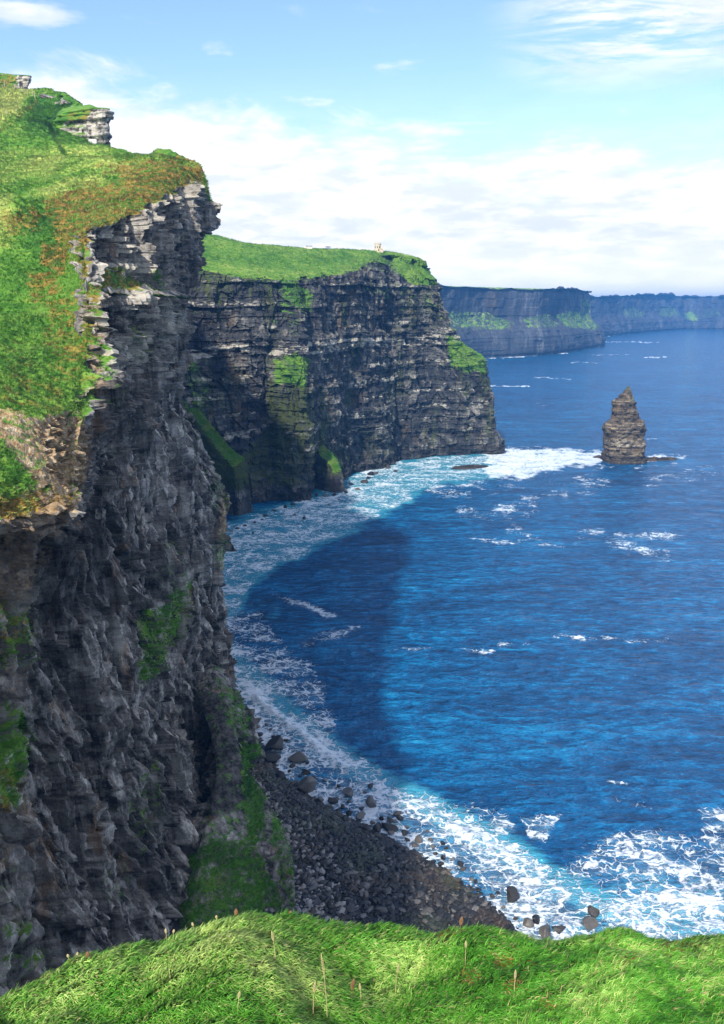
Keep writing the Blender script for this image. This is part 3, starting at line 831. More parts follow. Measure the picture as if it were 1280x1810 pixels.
main_u = [12, 60, 110, 120, 100, 90, 110, 120, 70, 30, 20, 10]
main_v = [4, 120, 140, 110, 80, 60, 60, 14]
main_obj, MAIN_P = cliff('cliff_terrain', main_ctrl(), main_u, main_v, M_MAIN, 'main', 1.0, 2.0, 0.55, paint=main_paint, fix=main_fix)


# ---- spurs: grassy-topped buttresses standing out from the walls
def spur(name, secs, ucounts, mat, kind, amp, seed, paint=None, lo=.42, hi=.68, vc=(40, 70, 40, 40, 70, 40)):
    o, P = cliff(name, secs, ucounts, list(vc), mat, kind, amp, seed, 0.6, lo, hi, paint)
    return o


def low_spur_paint(P, px, py, N, N2, mask, tn, wall):
    x, y, z = P[..., 0], P[..., 1], P[..., 2]
    wx, wy = px + 9 * fbm(x / 4, y / 4, z / 4, 3), py + 12 * fbm(x / 4 + 7, y / 4, z / 4, 3)
    mask[..., 0] *= 0.35
    for poly, v in [([(340, 1510), (380, 1490), (450, 1500), (500, 1600), (480, 1680), (300, 1680)], .95), ([(430, 1320), (455, 1320), (465, 1480), (440, 1490)], .95), ([(370, 1440), (410, 1450), (400, 1500), (370, 1500)], .7),
                    ([(480, 1440), (500, 1440), (525, 1530), (520, 1600), (500, 1560)], .85), ([(385, 1215), (430, 1230), (440, 1300), (410, 1290)], .8), ([(410, 1290), (430, 1300), (430, 1380), (405, 1360)], .6)]:
        mask[..., 0] = np.maximum(mask[..., 0], poly_mask(wx, wy, poly, 22) * v * .57)
    mask[..., 3] = 0.3
    tn[..., 1] = np.maximum(tn[..., 1], .8 * poly_mask(wx, wy, [(350, 1225), (390, 1230), (420, 1330), (430, 1430), (380, 1440), (355, 1400)], 14))
    tn[..., 0] *= 0.6
    wet = 1 - sstep(SEA + 1, SEA + 4, z)
    mask[..., 0] *= 1 - wet


def sec(*pts):
    return [np.array(p, float) for p in pts]


# rows across the crest: left foot, left flank, left shoulder, crest, right shoulder, right flank, right foot
low_secs = [
    sec((-62, 228, -150), (-58, 228, -118), (-54, 228, -109), (-48, 227, -106), (-44, 228, -110), (-42, 231, -125), (-38, 236, -150)),
    sec((-56, 205, -150), (-50, 207, -122), (-47.5, 208, -111), at_y(392, 1216, 212), at_y(425, 1238, 215), at_y(440, 1285, 217), (-28, 222, -150)),
    sec((-48, 192, -150), (-44, 194, -128), (-42, 196, -114), at_y(408, 1265, 201), at_y(440, 1300, 203), at_y(462, 1350, 204), (-22, 209, -150)),
    sec((-48, 178, -150), (-44, 180, -134), (-38, 182, -118), at_y(425, 1345, 188), at_y(462, 1380, 190), at_y(482, 1410, 192), (-16, 198, -150)),
    sec((-50, 160, -150), (-46, 164, -138), (-38, 168, -124), at_y(445, 1440, 176), at_y(490, 1450, 177), at_y(510, 1480, 179), (-9, 185, -150)),
    sec((-52, 140, -150), (-46, 146, -140), (-38, 152, -131), at_y(460, 1535, 163), at_y(512, 1510, 166), at_y(530, 1540, 168), (-6, 174, -150)),
    sec((-50, 122, -150), (-44, 130, -143), (-36, 138, -138), at_y(470, 1640, 151), at_y(520, 1600, 154), at_y(543, 1620, 157), (-4, 162, -150)),
    sec((-44, 108, -152), (-38, 116, -147), (-32, 124, -144), (-24, 134, -143), (-17, 140, -143), (-12, 146, -146), (-5, 150, -152)),
]
low_spur = spur('buttress_terrain', low_secs, [70] * 7, M_NEAR, 'near', 1.5, 5.0, low_spur_paint)


def mid_spur_paint(P, px, py, N, N2, mask, tn, wall):
    x, y, z = P[..., 0], P[..., 1], P[..., 2]
    tn[..., 2] = np.maximum(tn[..., 2], 0.85 * sstep(SEA + 12, SEA + 22, z) * (py < 905))
    wet = 1 - sstep(SEA + 6, SEA + 14, z)
    mask[..., 0] *= 1 - wet
    tn[..., 1] = np.maximum(tn[..., 1], wet * 0.85)
    mask[..., 3] = 0.6


def crest_spur(name, crest, half, foot_out, paint, kind='main', amp=.35, seed=7.):
    """crest: points from the wall outward and down; half: half width of the turf top"""
    secs = []
    for i, c in enumerate(crest):
        c = np.array(c, float)
        a = np.array(crest[max(i - 1, 0)], float); b = np.array(crest[min(i + 1, len(crest) - 1)], float)
        d = (b - a)[:2]; d /= np.linalg.norm(d)
        n = np.array([-d[1], d[0], 0])
        h, f = half[i], foot_out[i]
        L, R = c + n * h, c - n * h
        L[2] -= h * .12; R[2] -= h * .75
        LF, RF = c + n * (h + f), c - n * (h + f)
        LF[2] = RF[2] = SEA - 8
        LM, RM = L * .5 + LF * .5 + n * f * -.2, R * .5 + RF * .5 - n * f * -.2
        secs.append([LF, LM, L, c, R, RM, RF])
    e = [p.copy() for p in secs[-1]]
    d = np.array([d[0], d[1], 0])
    for k, p in enumerate(e):
        p += d * (foot_out[-1] + 1)
        p[2] = SEA - 8
    secs.append(e)
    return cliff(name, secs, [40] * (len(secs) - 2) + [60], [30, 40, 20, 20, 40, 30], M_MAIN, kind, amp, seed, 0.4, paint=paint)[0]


mid_spur = crest_spur('buttress_terrain', [at_y(296, 676, 572), at_y(332, 712, 562), at_y(376, 768, 551), at_y(409, 806, 543), at_y(425, 822, 538)], [5, 5, 5, 6, 6], [7, 6, 4, 3, 2.5], mid_spur_paint)


def tri_spur_paint(P, px, py, N, N2, mask, tn, wall):
    z = P[..., 2]
    mask[..., 0] = np.maximum(mask[..., 0] * .8, .52 * sstep(SEA + 14, SEA + 20, z) * (N[..., 0] > -.2))
    wet = 1 - sstep(SEA + 6, SEA + 14, z)
    mask[..., 0] *= 1 - wet
    tn[..., 1] = np.maximum(tn[..., 1], wet * 0.85)
    tn[..., 2] = np.maximum(tn[..., 2], .5 * (1 - wet))
    mask[..., 3] = 0.55


tri_spur = crest_spur('buttress_terrain', [at_y(528, 740, 652), at_y(546, 768, 636), at_y(570, 795, 624), at_y(590, 820, 612), at_y(598, 838, 606)], [4, 4, 4, 4, 3.5], [10, 9, 7, 5, 3], tri_spur_paint, amp=.4, seed=9.)


# ---- distant headlands
def far_paint_factory(patches):
    def paint(P, px, py, N, N2, mask, tn, wall):
        x, y, z = P[..., 0], P[..., 1], P[..., 2]
        wx, wy = px + 6 * fbm(x / 90, y / 90, z / 60, 4), py + 3 * fbm(x / 60, y / 60, z / 40, 4)
        for poly, v in patches:
            mask[..., 0] = np.maximum(mask[..., 0], poly_mask(wx, wy, poly, 8) * v * .62)
        mask[..., 3] = 0.6
        wet = 1 - sstep(SEA + 6, SEA + 20, z)
        tn[..., 1] = np.maximum(tn[..., 1], wet * 0.7)
    return paint


def far_ctrl(bases, tops, dirs):
    S = []
    for b, t, d in zip(bases, tops, dirs):
        b, t, d = np.array(b, float), np.array(t, float), np.array([*d, 0.0])
        S.append([b - [0, 0, 15], b, b * .75 + t * .25 + d * -6, b * .45 + t * .55 + d * 18, t + [0, 0, -3], t + d * 40 + [0, 0, 2], t + d * 700 + [0, 0, -10]])
        S[-1][3][2] = b[2] * .45 + t[2] * .55
    return S


f1b = [(60, 1900, SEA), (150, 2060, SEA), at_z(850, 633), at_z(950, 628.5), at_z(1010, 622), at_z(1064, 612.5), (930, 3150, SEA), (900, 3500, SEA)]
f1t = [(50, 1960, 54), at_y(760, 507, 2150), at_y(850, 510, 2340), at_y(950, 512.5, 2450), at_y(1003, 513, 2690), at_y(1038, 517, 3010), (870, 3170, 50), (840, 3500, 48)]
f1d = [(-.7, .7), (-.7, .7), (-.6, .8), (-.6, .8), (-.6, .8), (-.95, .3), (-1, .2), (-1, 0)]
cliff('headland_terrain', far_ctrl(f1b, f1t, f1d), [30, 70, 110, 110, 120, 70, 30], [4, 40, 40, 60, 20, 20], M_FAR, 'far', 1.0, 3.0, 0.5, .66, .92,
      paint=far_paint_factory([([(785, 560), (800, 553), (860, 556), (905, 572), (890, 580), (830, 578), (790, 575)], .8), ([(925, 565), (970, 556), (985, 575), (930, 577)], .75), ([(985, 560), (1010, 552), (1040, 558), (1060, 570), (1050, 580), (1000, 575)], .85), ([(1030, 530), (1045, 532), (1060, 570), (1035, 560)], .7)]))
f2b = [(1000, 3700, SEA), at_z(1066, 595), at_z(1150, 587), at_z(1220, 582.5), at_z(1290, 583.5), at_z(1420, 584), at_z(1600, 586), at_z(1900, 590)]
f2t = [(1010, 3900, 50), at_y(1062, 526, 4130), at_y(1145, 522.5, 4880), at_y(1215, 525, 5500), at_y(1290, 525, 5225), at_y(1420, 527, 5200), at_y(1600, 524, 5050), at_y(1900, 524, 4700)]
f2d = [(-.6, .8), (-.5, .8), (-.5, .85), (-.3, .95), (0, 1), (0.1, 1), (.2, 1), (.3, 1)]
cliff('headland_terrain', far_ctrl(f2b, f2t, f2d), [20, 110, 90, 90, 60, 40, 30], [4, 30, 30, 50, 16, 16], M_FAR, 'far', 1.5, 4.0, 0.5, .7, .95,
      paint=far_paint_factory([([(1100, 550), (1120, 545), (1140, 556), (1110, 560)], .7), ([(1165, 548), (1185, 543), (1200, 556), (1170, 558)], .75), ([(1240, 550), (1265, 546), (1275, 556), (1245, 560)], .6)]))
# ------------------------------------------------------------------ sea
BREAKER = [(400, 1170), (440, 1215), (500, 1272), (545, 1308), (600, 1352), (680, 1402), (760, 1440), (850, 1488), (900, 1518), (960, 1558), (1040, 1600), (1140, 1632), (1290, 1665), (1400, 1680)]
SHORE = [(380, 1180), (440, 1262), (462, 1320), (500, 1378), (600, 1440), (700, 1490), (800, 1552), (900, 1640), (960, 1700), (1050, 1800)]


def build_sea():
    na, nd = 1000, 1150
    az = np.radians(np.concatenate([np.linspace(-75, -16, 90, endpoint=False), np.linspace(-16, 29, 800, endpoint=False), np.linspace(29, 80, 110)]))
    el = np.radians(np.concatenate([np.linspace(62, 47, 60, endpoint=False), np.linspace(47, 1.2, 1040, endpoint=False), np.linspace(1.2, 0.27, 50)]))
    D = (-SEA / np.tan(el))[:, None]
    X = (D * np.sin(az)[None, :]).astype(F32)
    Y = (D * np.cos(az)[None, :]).astype(F32)
    Zs = np.full(X.shape, SEA, F32)
    P = np.stack([X, Y, Zs], -1)
    px, py = project(P)
    # frayed outlines: the plan is warped by noise that lives on the water
    sc = np.clip(D / 300, .6, 6).astype(F32)
    n1 = fbm(X / 14, Y / 20, 0.5, 4)
    n2 = fbm(X / 14 + 40, Y / 20, 3.5, 4)
    m1 = fbm(X / 60, Y / 90, 8.5, 3)
    wx = px + n1 * 26 + m1 * 10
    wy = py + n2 * 14 + m1 * 6
    foam = np.zeros(px.shape, F32)
    teal = np.zeros(px.shape, F32)
    crest = np.zeros(px.shape, F32)

    def up(a, v):
        np.maximum(a, v, out=a)

    def poly(a, pts, soft, v):
        up(a, poly_mask(wx, wy, pts, soft) * v)

    def line(a, pts, w, soft, v, ysc=1.6):
        up(a, np.exp(-(line_dist(px + n1 * 16 + m1 * 14, py + n2 * 9 + m1 * 7, pts, ysc) / (w + soft * .75)) ** 2) * v * np.clip(.72 + .9 * n1 + .9 * m1, .1, 1.0))

    near = py > 1120
    # breaker, wash behind it and the turquoise face in front
    wash = BREAKER + SHORE[::-1]
    poly(foam, wash, 14, 0.56)
    poly(teal, wash, 20, 0.30)
    bl = line_dist(px + n1 * 10, py + n2 * 8, BREAKER)
    side = poly_mask(px, py, wash, 1.0)
    wid = 8 + 10 * sstep(1250, 1500, py)
    up(foam, (1 - sstep(wid * .5, wid * 2.6, bl)) * (0.56 + .32 * sstep(-.5, .3, m1 + n1 * .5)) * (py > 1150))
    up(foam, (1 - sstep(10, 46, bl)) * 0.55 * (py > 1150))
    bl2 = line_dist(px + n1 * 8, py + n2 * 6, BREAKER)
    up(foam, (1 - sstep(2, 9 + 6 * sstep(1250, 1500, py), bl2)) * .92 * (py > 1235) * sstep(-.35, .05, m1 + .4 * n1))
    up(teal, (1 - sstep(6, 46, line_dist(px + n1 * 14, py + 14 + n2 * 8, BREAKER))) * 1.0)
    up(crest, (1 - sstep(1, 12, bl)) * (py > 1230))
    poly(foam, [(540, 1330), (640, 1345), (680, 1400), (600, 1380)], 18, .42)
    poly(foam, [(400, 1090), (440, 1100), (560, 1225), (575, 1280), (500, 1260), (400, 1170)], 44, .40)
    poly(foam, [(640, 1380), (740, 1410), (880, 1440), (900, 1470), (800, 1460), (700, 1420)], 22, .40)
    poly(foam, [(930, 1450), (975, 1445), (960, 1485), (935, 1480)], 14, .5)
    # lace in the near right corner
    poly(foam, [(960, 1575), (1040, 1520), (1100, 1490), (1180, 1482), (1230, 1500), (1300, 1500), (1420, 1540), (1420, 1760), (1000, 1760)], 40, .46)
    poly(foam, [(1060, 1600), (1150, 1580), (1300, 1600), (1400, 1640), (1300, 1720), (1100, 1660)], 44, .56)
    poly(teal, [(1020, 1600), (1120, 1560), (1400, 1600), (1400, 1760), (1000, 1760)], 60, .55)
    poly(foam, [(1240, 1430), (1300, 1440), (1300, 1470), (1250, 1465)], 18, .48)
    # the bay below the great wall
    bay = [(380, 1070), (388, 950), (440, 918), (560, 880), (610, 868), (640, 842), (700, 822), (860, 800), (880, 830), (800, 842), (740, 856), (715, 885), (620, 930), (500, 985), (440, 1035), (395, 1085)]
    poly(foam, bay, 12, .44)
    poly(teal, bay, 26, 1.0)
    line(teal, [(390, 1075), (470, 1078)], 10, 30, .8)
    line(foam, [(395, 1070), (460, 1078)], 3, 14, .42)
    line(foam, [(456, 965), (468, 935), (500, 912), (565, 885), (620, 878)], 4, 16, .8)
    line(foam, [(600, 885), (680, 868), (742, 848)], 3, 14, .66)
    line(foam, [(400, 940), (420, 1000), (400, 1050)], 8, 22, .62)
    line(foam, [(640, 845), (700, 826), (780, 812)], 4, 10, .62)
    for off, v in ((0, .85), (14, .55), (30, .62)):
        line(foam, [(420 + off, 1000 - off * .2), (455 + off, 962), (472 + off, 932 + off * .3), (510 + off, 908 + off * .5), (570, 886 + off * .6), (640, 868 + off * .5), (735, 846 + off * .4)], 2.5, 9, v)
    line(foam, [(398, 960), (420, 935), (470, 908), (540, 885)], 4, 12, .8)
    line(foam, [(650, 836), (720, 820), (800, 812), (860, 808)], 3, 10, .75)
    # white water between the headland and the stack
    poly(foam, [(862, 803), (905, 797), (960, 800), (1066, 806), (1072, 814), (1000, 824), (900, 836), (858, 832)], 14, .80)
    line(foam, [(1066, 806), (1060, 812)], 4, 8, .9)
    line(foam, [(1130, 812), (1170, 806), (1206, 808)], 3, 7, .95)
    line(foam, [(1110, 828), (1190, 818)], 2, 6, .6)
    line(foam, [(760, 866), (800, 858), (850, 850)], 5, 16, .58)
    line(foam, [(768, 872), (830, 876)], 3, 12, .48)
    line(foam, [(830, 944), (880, 953), (940, 959), (1005, 966)], 3, 9, .85)
    line(foam, [(905, 938), (1010, 962)], 6, 20, .45)
    line(foam, [(880, 905), (940, 880), (935, 900)], 5, 20, .55)
    line(foam, [(820, 905), (900, 915)], 4, 16, .42)
    line(foam, [(1020, 935), (1100, 945), (1190, 950)], 5, 18, .52)
    line(foam, [(1090, 960), (1180, 985)], 5, 18, .50)
    line(foam, [(870, 850), (1000, 862), (1060, 850)], 10, 30, .40)
    line(foam, [(1150, 850), (1270, 830)], 8, 24, .36)
    line(foam, [(480, 1050), (540, 1072), (588, 1092)], 3, 10, .6)
    line(foam, [(540, 1140), (640, 1112)], 3, 12, .44)
    line(foam, [(560, 1128), (600, 1120)], 4, 12, .42)
    line(foam, [(690, 1143), (780, 1147), (870, 1150)], 2, 10, .40)
    line(foam, [(890, 1140), (930, 1134)], 2, 8, .55)
    line(foam, [(980, 1124), (1050, 1128)], 3, 10, .44)
    line(foam, [(1068, 1127), (1130, 1136), (1178, 1133)], 2, 8, .62)
    line(foam, [(1084, 1382), (1108, 1384)], 2, 8, .62)
    line(foam, [(1090, 1410), (1150, 1430)], 2, 10, .35)
    # far streaks 
    for pts, w, v in [([(856, 634), (930, 629), (960, 625), (1002, 624)], 1.8, .95), ([(935, 622), (990, 618)], 1.5, .8), ([(1066, 594), (1100, 590), (1155, 585)], 1.3, 1.), ([(1175, 583), (1222, 580)], 1.3, .95), ([(868, 682), (936, 683)], 1.3, .9),
                      ([(945, 667), (1010, 670)], 1.0, .7), ([(1140, 632), (1178, 631)], 1.2, .8), ([(1040, 628), (1130, 626)], 1.0, .55), ([(1062, 604), (1165, 605)], 1.0, .6), ([(1130, 777), (1160, 776)], 1., .5), ([(1066, 1000), (1090, 1003)], 2, .4), ([(1000, 640), (1060, 641)], 1, .5)]:
        up(foam, (1 - sstep(w * .5, w * 2, line_dist(px, py + n2 * 3, pts, 1.6))) * v * np.clip(.7 + 1.2 * n1 + m1, 0, 1))
    up(teal, .2 * sstep(1500, 1640, py))
    # real swell, and the breaking crest stands up
    amp = np.clip(1 - D / 1400, 0, 1).astype(F32)
    sw = 0.55 * fbm(X / 26, Y / 12, 1.1, 3) + 0.22 * fbm(X / 7, Y / 3.6, 2.2, 3)
    P[..., 2] += sw * amp * (1 - .3 * foam) + crest * (.3 + 1.1 * sstep(-.3, .3, n1 + .5 * m1)) + foam * 0.25 * fbm(X / 2.4, Y / 2.4, 5, 3) * amp
    me = mesh_from('sea', P, grid_quads(*P.shape[:2]))
    if me.polygons[1000].normal.z < 0:
        me.flip_normals()
    color_attr(me, 'foam', np.stack([foam, teal, crest, crest * 0 + 1], -1))
    return tag(link('sea', me, M_SEA), kind='structure')


build_sea()

# seabed below, so the water is never hollow from the side
me = mesh_from('seabed_ground', [(-40000, -3000, SEA - 16), (40000, -3000, SEA - 16), (40000, 50000, SEA - 16), (-40000, 50000, SEA - 16)], [(0, 1, 2, 3)])
tag(link('seabed_ground', me, plain('seabed_sand', (0.05, 0.07, 0.08))), kind='structure')

# ------------------------------------------------------------------ beach of packed stones
SH = [at_z(*p) for p in [(420, 1235), (456, 1312), (500, 1378), (600, 1440), (700, 1492), (800, 1556), (900, 1645)]] + [np.array([45, 132, SEA]), np.array([48, 100, SEA]), np.array([46, 40, SEA])]
BK = [np.array(p, float) for p in [(-52, 262, SEA), (-52, 240, SEA), (-52, 222, SEA), (-52, 200, SEA), (-52, 182, SEA), (-52, 165, SEA), (-50, 150, SEA), (-45, 120, SEA), (-42, 90, SEA), (-38, 40, SEA)]]


def beach_surface():
    rows = []
    for a, b in zip(SH, BK):
        out = a + (a - b) / np.linalg.norm(a - b) * 10
        L = np.linalg.norm(b - a)
        rows.append([out + [0, 0, -2.2], a + [0, 0, -0.1], a * .8 + b * .2 + [0, 0, min(2.0, L * .05)], a * .5 + b * .5 + [0, 0, min(4, L * .09)], b + [0, 0, min(7, L * .13)]])
    G = cat_axis(cat_axis(np.array(rows), [30] * 9, 0), [24, 30, 30, 30], 1)
    P = np.transpose(G, (1, 0, 2)).astype(F32)
    P[..., 2] += 0.5 * fbm(P[..., 0] / 7, P[..., 1] / 7, 0.2, 4) * sstep(SEA - .5, SEA + 1, P[..., 2])
    return P


BEACH_P = beach_surface()
me = mesh_from('beach', BEACH_P, grid_quads(*BEACH_P.shape[:2]))
tnn = np.ones(BEACH_P.shape[:2] + (4,), F32) * .25
tnn[..., 1:3] = 0
color_attr(me, 'tone', tnn)
tag(link('beach', me, M_PEBB), kind='structure')


def rock_mesh(name, seed, sub=3, flat=0.7, angular=1.0):
    """an angular boulder: an icosphere cut by random joint planes and roughened"""
    r = random.Random(seed)
    bm = bmesh.new()
    bmesh.ops.create_icosphere(bm, subdivisions=sub, radius=1.0)
    planes = []
    for _ in range(11):
        n = Vector((r.gauss(0, 1), r.gauss(0, 1), r.gauss(0, .8))).normalized()
        planes.append((n, r.uniform(.38, .74)))
    co = np.array([v.co[:] for v in bm.verts])
    for v in bm.verts:
        c = v.co
        for n, d in planes:
            e = c.dot(n) - d
            if e > 0:
                c -= n * e * 0.93 * angular
    co = np.array([v.co[:] for v in bm.verts])
    d = 0.06 * fbm(co[:, 0] * 1.6 + seed, co[:, 1] * 1.6, co[:, 2] * 1.6, 4)
    for v, k in zip(bm.verts, d):
        v.co *= 1.25 * (1 + float(k))
        v.co.z *= flat
    me = bpy.data.meshes.new(name)
    bm.to_mesh(me)
    bm.free()
    me.polygons.foreach_set('use_smooth', np.full(len(me.polygons), False, bool))
    me.materials.append(M_BOULD)
    return me


ROCKS = [rock_mesh('boulder', 40 + i, 3, .62 + .05 * (i % 4)) for i in range(8)]


def boulder(me, loc, size, rz, tilt, label, group=None, name='boulder', sx=1.0):
    o = bpy.data.objects.new(name, me)
    COL.objects.link(o)
    o.location = loc
    o.rotation_euler = (tilt[0], tilt[1], rz)
    o.scale = (size * sx, size * .85, size * .9)
    tag(o, label, 'boulder', group)
    return o


# the rocks one can tell apart in the wash: pixel centre of the waterline, width in pixels
G_SURF = 'boulders standing in the surf'
G_BEACH = 'boulders of the packed stone beach'
big = [
    (487, 1322, 36, 'brown topped boulder in white surf with a small sharp rock behind it', 0),
    (477, 1346, 32, 'smooth dark grey boulder in the surf between the cliff foot and the blunt brown boulder', 1),
    (527, 1345, 34, 'blunt brown boulder with a pointed fin on one side, standing in the surf', 2),
    (541, 1397, 38, 'large angular dark boulder at the upper edge of the stone beach, washed by surf', 3),
    (541, 1368, 17, 'rounded brown boulder alone in the wash just seaward of the large angular one', 4),
    (516, 1356, 12, 'small round boulder in the wash below the blunt finned boulder', 5),
    (497, 1375, 22, 'upright dark slab boulder where beach stones meet the surf', 6),
    (655, 1422, 22, 'lone dark boulder on white foam just shoreward of the breaking wave', 7),
    (615, 1405, 22, 'low flat dark rock in the wash beside the lone boulder below the breaker', 0),
    (586, 1419, 20, 'pointed dark wedge rock in the wash at the stone beach edge', 1),
    (563, 1417, 16, 'blocky dark rock in the wash touching the stone beach edge', 2),
    (905, 1588, 28, 'big isolated angular boulder in white foam near the end of the stone beach', 3),
    (961, 1650, 26, 'square dark boulder in foam above the grassy rim', 4),
    (988, 1646, 22, 'brown leaning boulder in foam, seaward neighbour of the square dark one', 5),
    (932, 1632, 18, 'low grey rock in foam between the isolated boulder and the square one', 6),
    (947, 1628, 15, 'thin flat rock awash above the low grey rock', 7),
    (1042, 1636, 26, 'nearly drowned dark rock under thin foam near the grassy rim', 0),
    (1052, 1615, 20, 'drowned dark rock showing through foam farther out near the rim', 1),
]
rb = random.Random(5)
for (px_, py_, w, lab, k) in big:
    p = at_z(px_, py_)
    t_ = np.linalg.norm(p)
    size = w / FPX * t_ * .52
    boulder(ROCKS[k], (p[0], p[1], SEA + size * (.34 if w > 14 else .2)), size, rb.uniform(0, 6.28), (rb.uniform(-.2, .2), rb.uniform(-.2, .2)), lab)
# boulders in the wash, alike
wash_px = [(484, 1303, 9), (505, 1310, 9), (452, 1287, 14), (461, 1300, 10), (478, 1290, 8), (470, 1282, 7), (600, 1390, 7), (655, 1391, 10), (645, 1400, 7), (617, 1417, 8), (702, 1440, 14), (708, 1448, 13), (690, 1452, 15), (687, 1467, 24), (672, 1462, 14), (667, 1468, 16), (637, 1444, 16), (619, 1438, 12), (626, 1462, 15), (651, 1469, 14), (667, 1480, 18),
           (690, 1474, 12), (715, 1475, 12), (741, 1487, 14), (733, 1495, 12), (760, 1485, 9), (765, 1497, 10), (783, 1492, 10), (790, 1500, 9), (784, 1519, 12), (815, 1530, 10), (818, 1538, 10), (803, 1555, 9), (716, 1510, 16), (740, 1523, 13), (778, 1530, 12), (720, 1486, 10), (840, 1560, 9), (835, 1555, 8), (870, 1585, 9), (880, 1580, 8), (860, 1608, 9), (912, 1625, 9), (845, 1575, 10), (890, 1605, 8), (700, 1500, 14),
           (543, 1350, 6), (556, 1376, 8), (575, 1380, 7), (530, 1372, 7), (512, 1364, 8), (606, 1428, 10), (596, 1412, 8), (640, 1430, 9), (660, 1455, 9), (675, 1448, 9), (720, 1462, 9), (756, 1470, 7), (770, 1510, 8), (800, 1520, 8), (795, 1540, 9), (500, 1395, 16), (480, 1362, 12), (488, 1385, 14), (520, 1385, 14), (470, 1335, 12), (446, 1275, 16)]
for i, (px_, py_, w) in enumerate(wash_px):
    p = at_z(px_, py_)
    size = w / FPX * np.linalg.norm(p) * .52
    boulder(ROCKS[i % 8], (p[0], p[1], SEA + size * .28), size, rb.uniform(0, 6.28), (rb.uniform(-.3, .3), rb.uniform(-.3, .3)), 'small dark boulder wet by the foam along the stone beach', G_SURF, sx=rb.uniform(.9, 1.25))
# rocks along the foot of the great wall
far_px = [(621, 857, 8), (646, 853, 12), (632, 866, 9), (655, 840, 12), (650, 846, 9), (700, 834, 7), (686, 828, 10), (538, 917, 7), (521, 911, 6), (600, 884, 6), (581, 893, 5), (560, 876, 8), (545, 884, 9), (530, 886, 9), (520, 892, 8), (505, 897, 8), (485, 903, 7), (470, 912, 7), (463, 919, 5), (450, 925, 6), (420, 935, 7), (408, 940, 6), (432, 930, 6), (447, 943, 4), (404, 962, 4), (393, 1036, 13), (612, 871, 9), (590, 876, 8), (575, 878, 9), (665, 838, 9)]
for i, (px_, py_, w) in enumerate(far_px):
    p = at_z(px_, py_)
    size = w / FPX * np.linalg.norm(p) * .52
    if (px_, py_) == (393, 1036):
        boulder(ROCKS[2], (p[0], p[1], SEA + size * .2), size, 1.0, (.1, .1), 'single dark boulder awash close under the near cliff wall, inside the pale bay')
    else:
        boulder(ROCKS[i % 8], (p[0], p[1], SEA + size * .3), size, rb.uniform(0, 6.28), (rb.uniform(-.2, .2), rb.uniform(-.2, .2)), 'small dark rock in pale surf at the foot of the tall bedded cliff', 'rocks at the foot of the bedded cliff', sx=1.3)


def beach_points(n, seed):
    r = np.random.default_rng(seed)
    R, C = BEACH_P.shape[:2]
    u = r.uniform(18, R - 1.01, n); v = r.uniform(0, C - 1.01, n)
    i, j = u.astype(int), v.astype(int)
    fu, fv = (u - i)[:, None], (v - j)[:, None]
    A = BEACH_P
    return (A[i, j] * (1 - fu) + A[i + 1, j] * fu) * (1 - fv) + (A[i, j + 1] * (1 - fu) + A[i + 1, j + 1] * fu) * fv, (u / R)


# the larger stones of the beach, one by one (those the rim and the spur do not hide)
pts, uu = beach_points(6000, 21)
px_, py_ = project(pts)
spur_edge = np.interp(py_, [1235, 1300, 1400, 1500, 1600, 1640], [445, 462, 495, 522, 540, 545])
rim = np.interp(px_, [430, 560, 700, 800, 900, 1000], [1616, 1618, 1630, 1634, 1644, 1652])
vis = (px_ > spur_edge + 2) & (py_ < rim) & (py_ > 1330) & (px_ < 960)
pts, uu, px_, py_ = pts[vis], uu[vis], px_[vis], py_[vis]
kept = []
for k in range(len(pts)):
    s_ = 0.62 + 0.85 * rb.random() ** 2.6
    if all((pts[k][0] - q[0])**2 + (pts[k][1] - q[1])**2 > ((s_ + q[2]) * 1.15)**2 for q in kept):
        kept.append((pts[k][0], pts[k][1], s_, pts[k][2]))
        boulder(ROCKS[rb.randrange(8)], (pts[k][0], pts[k][1], pts[k][2] + s_ * .22), s_, rb.uniform(0, 6.28), (rb.uniform(-.35, .35), rb.uniform(-.35, .35)), 'dark weathered boulder lying among the packed beach stones', G_BEACH, sx=rb.uniform(1, 1.7)).scale.z *= .62
    if len(kept) >= 225:
        break


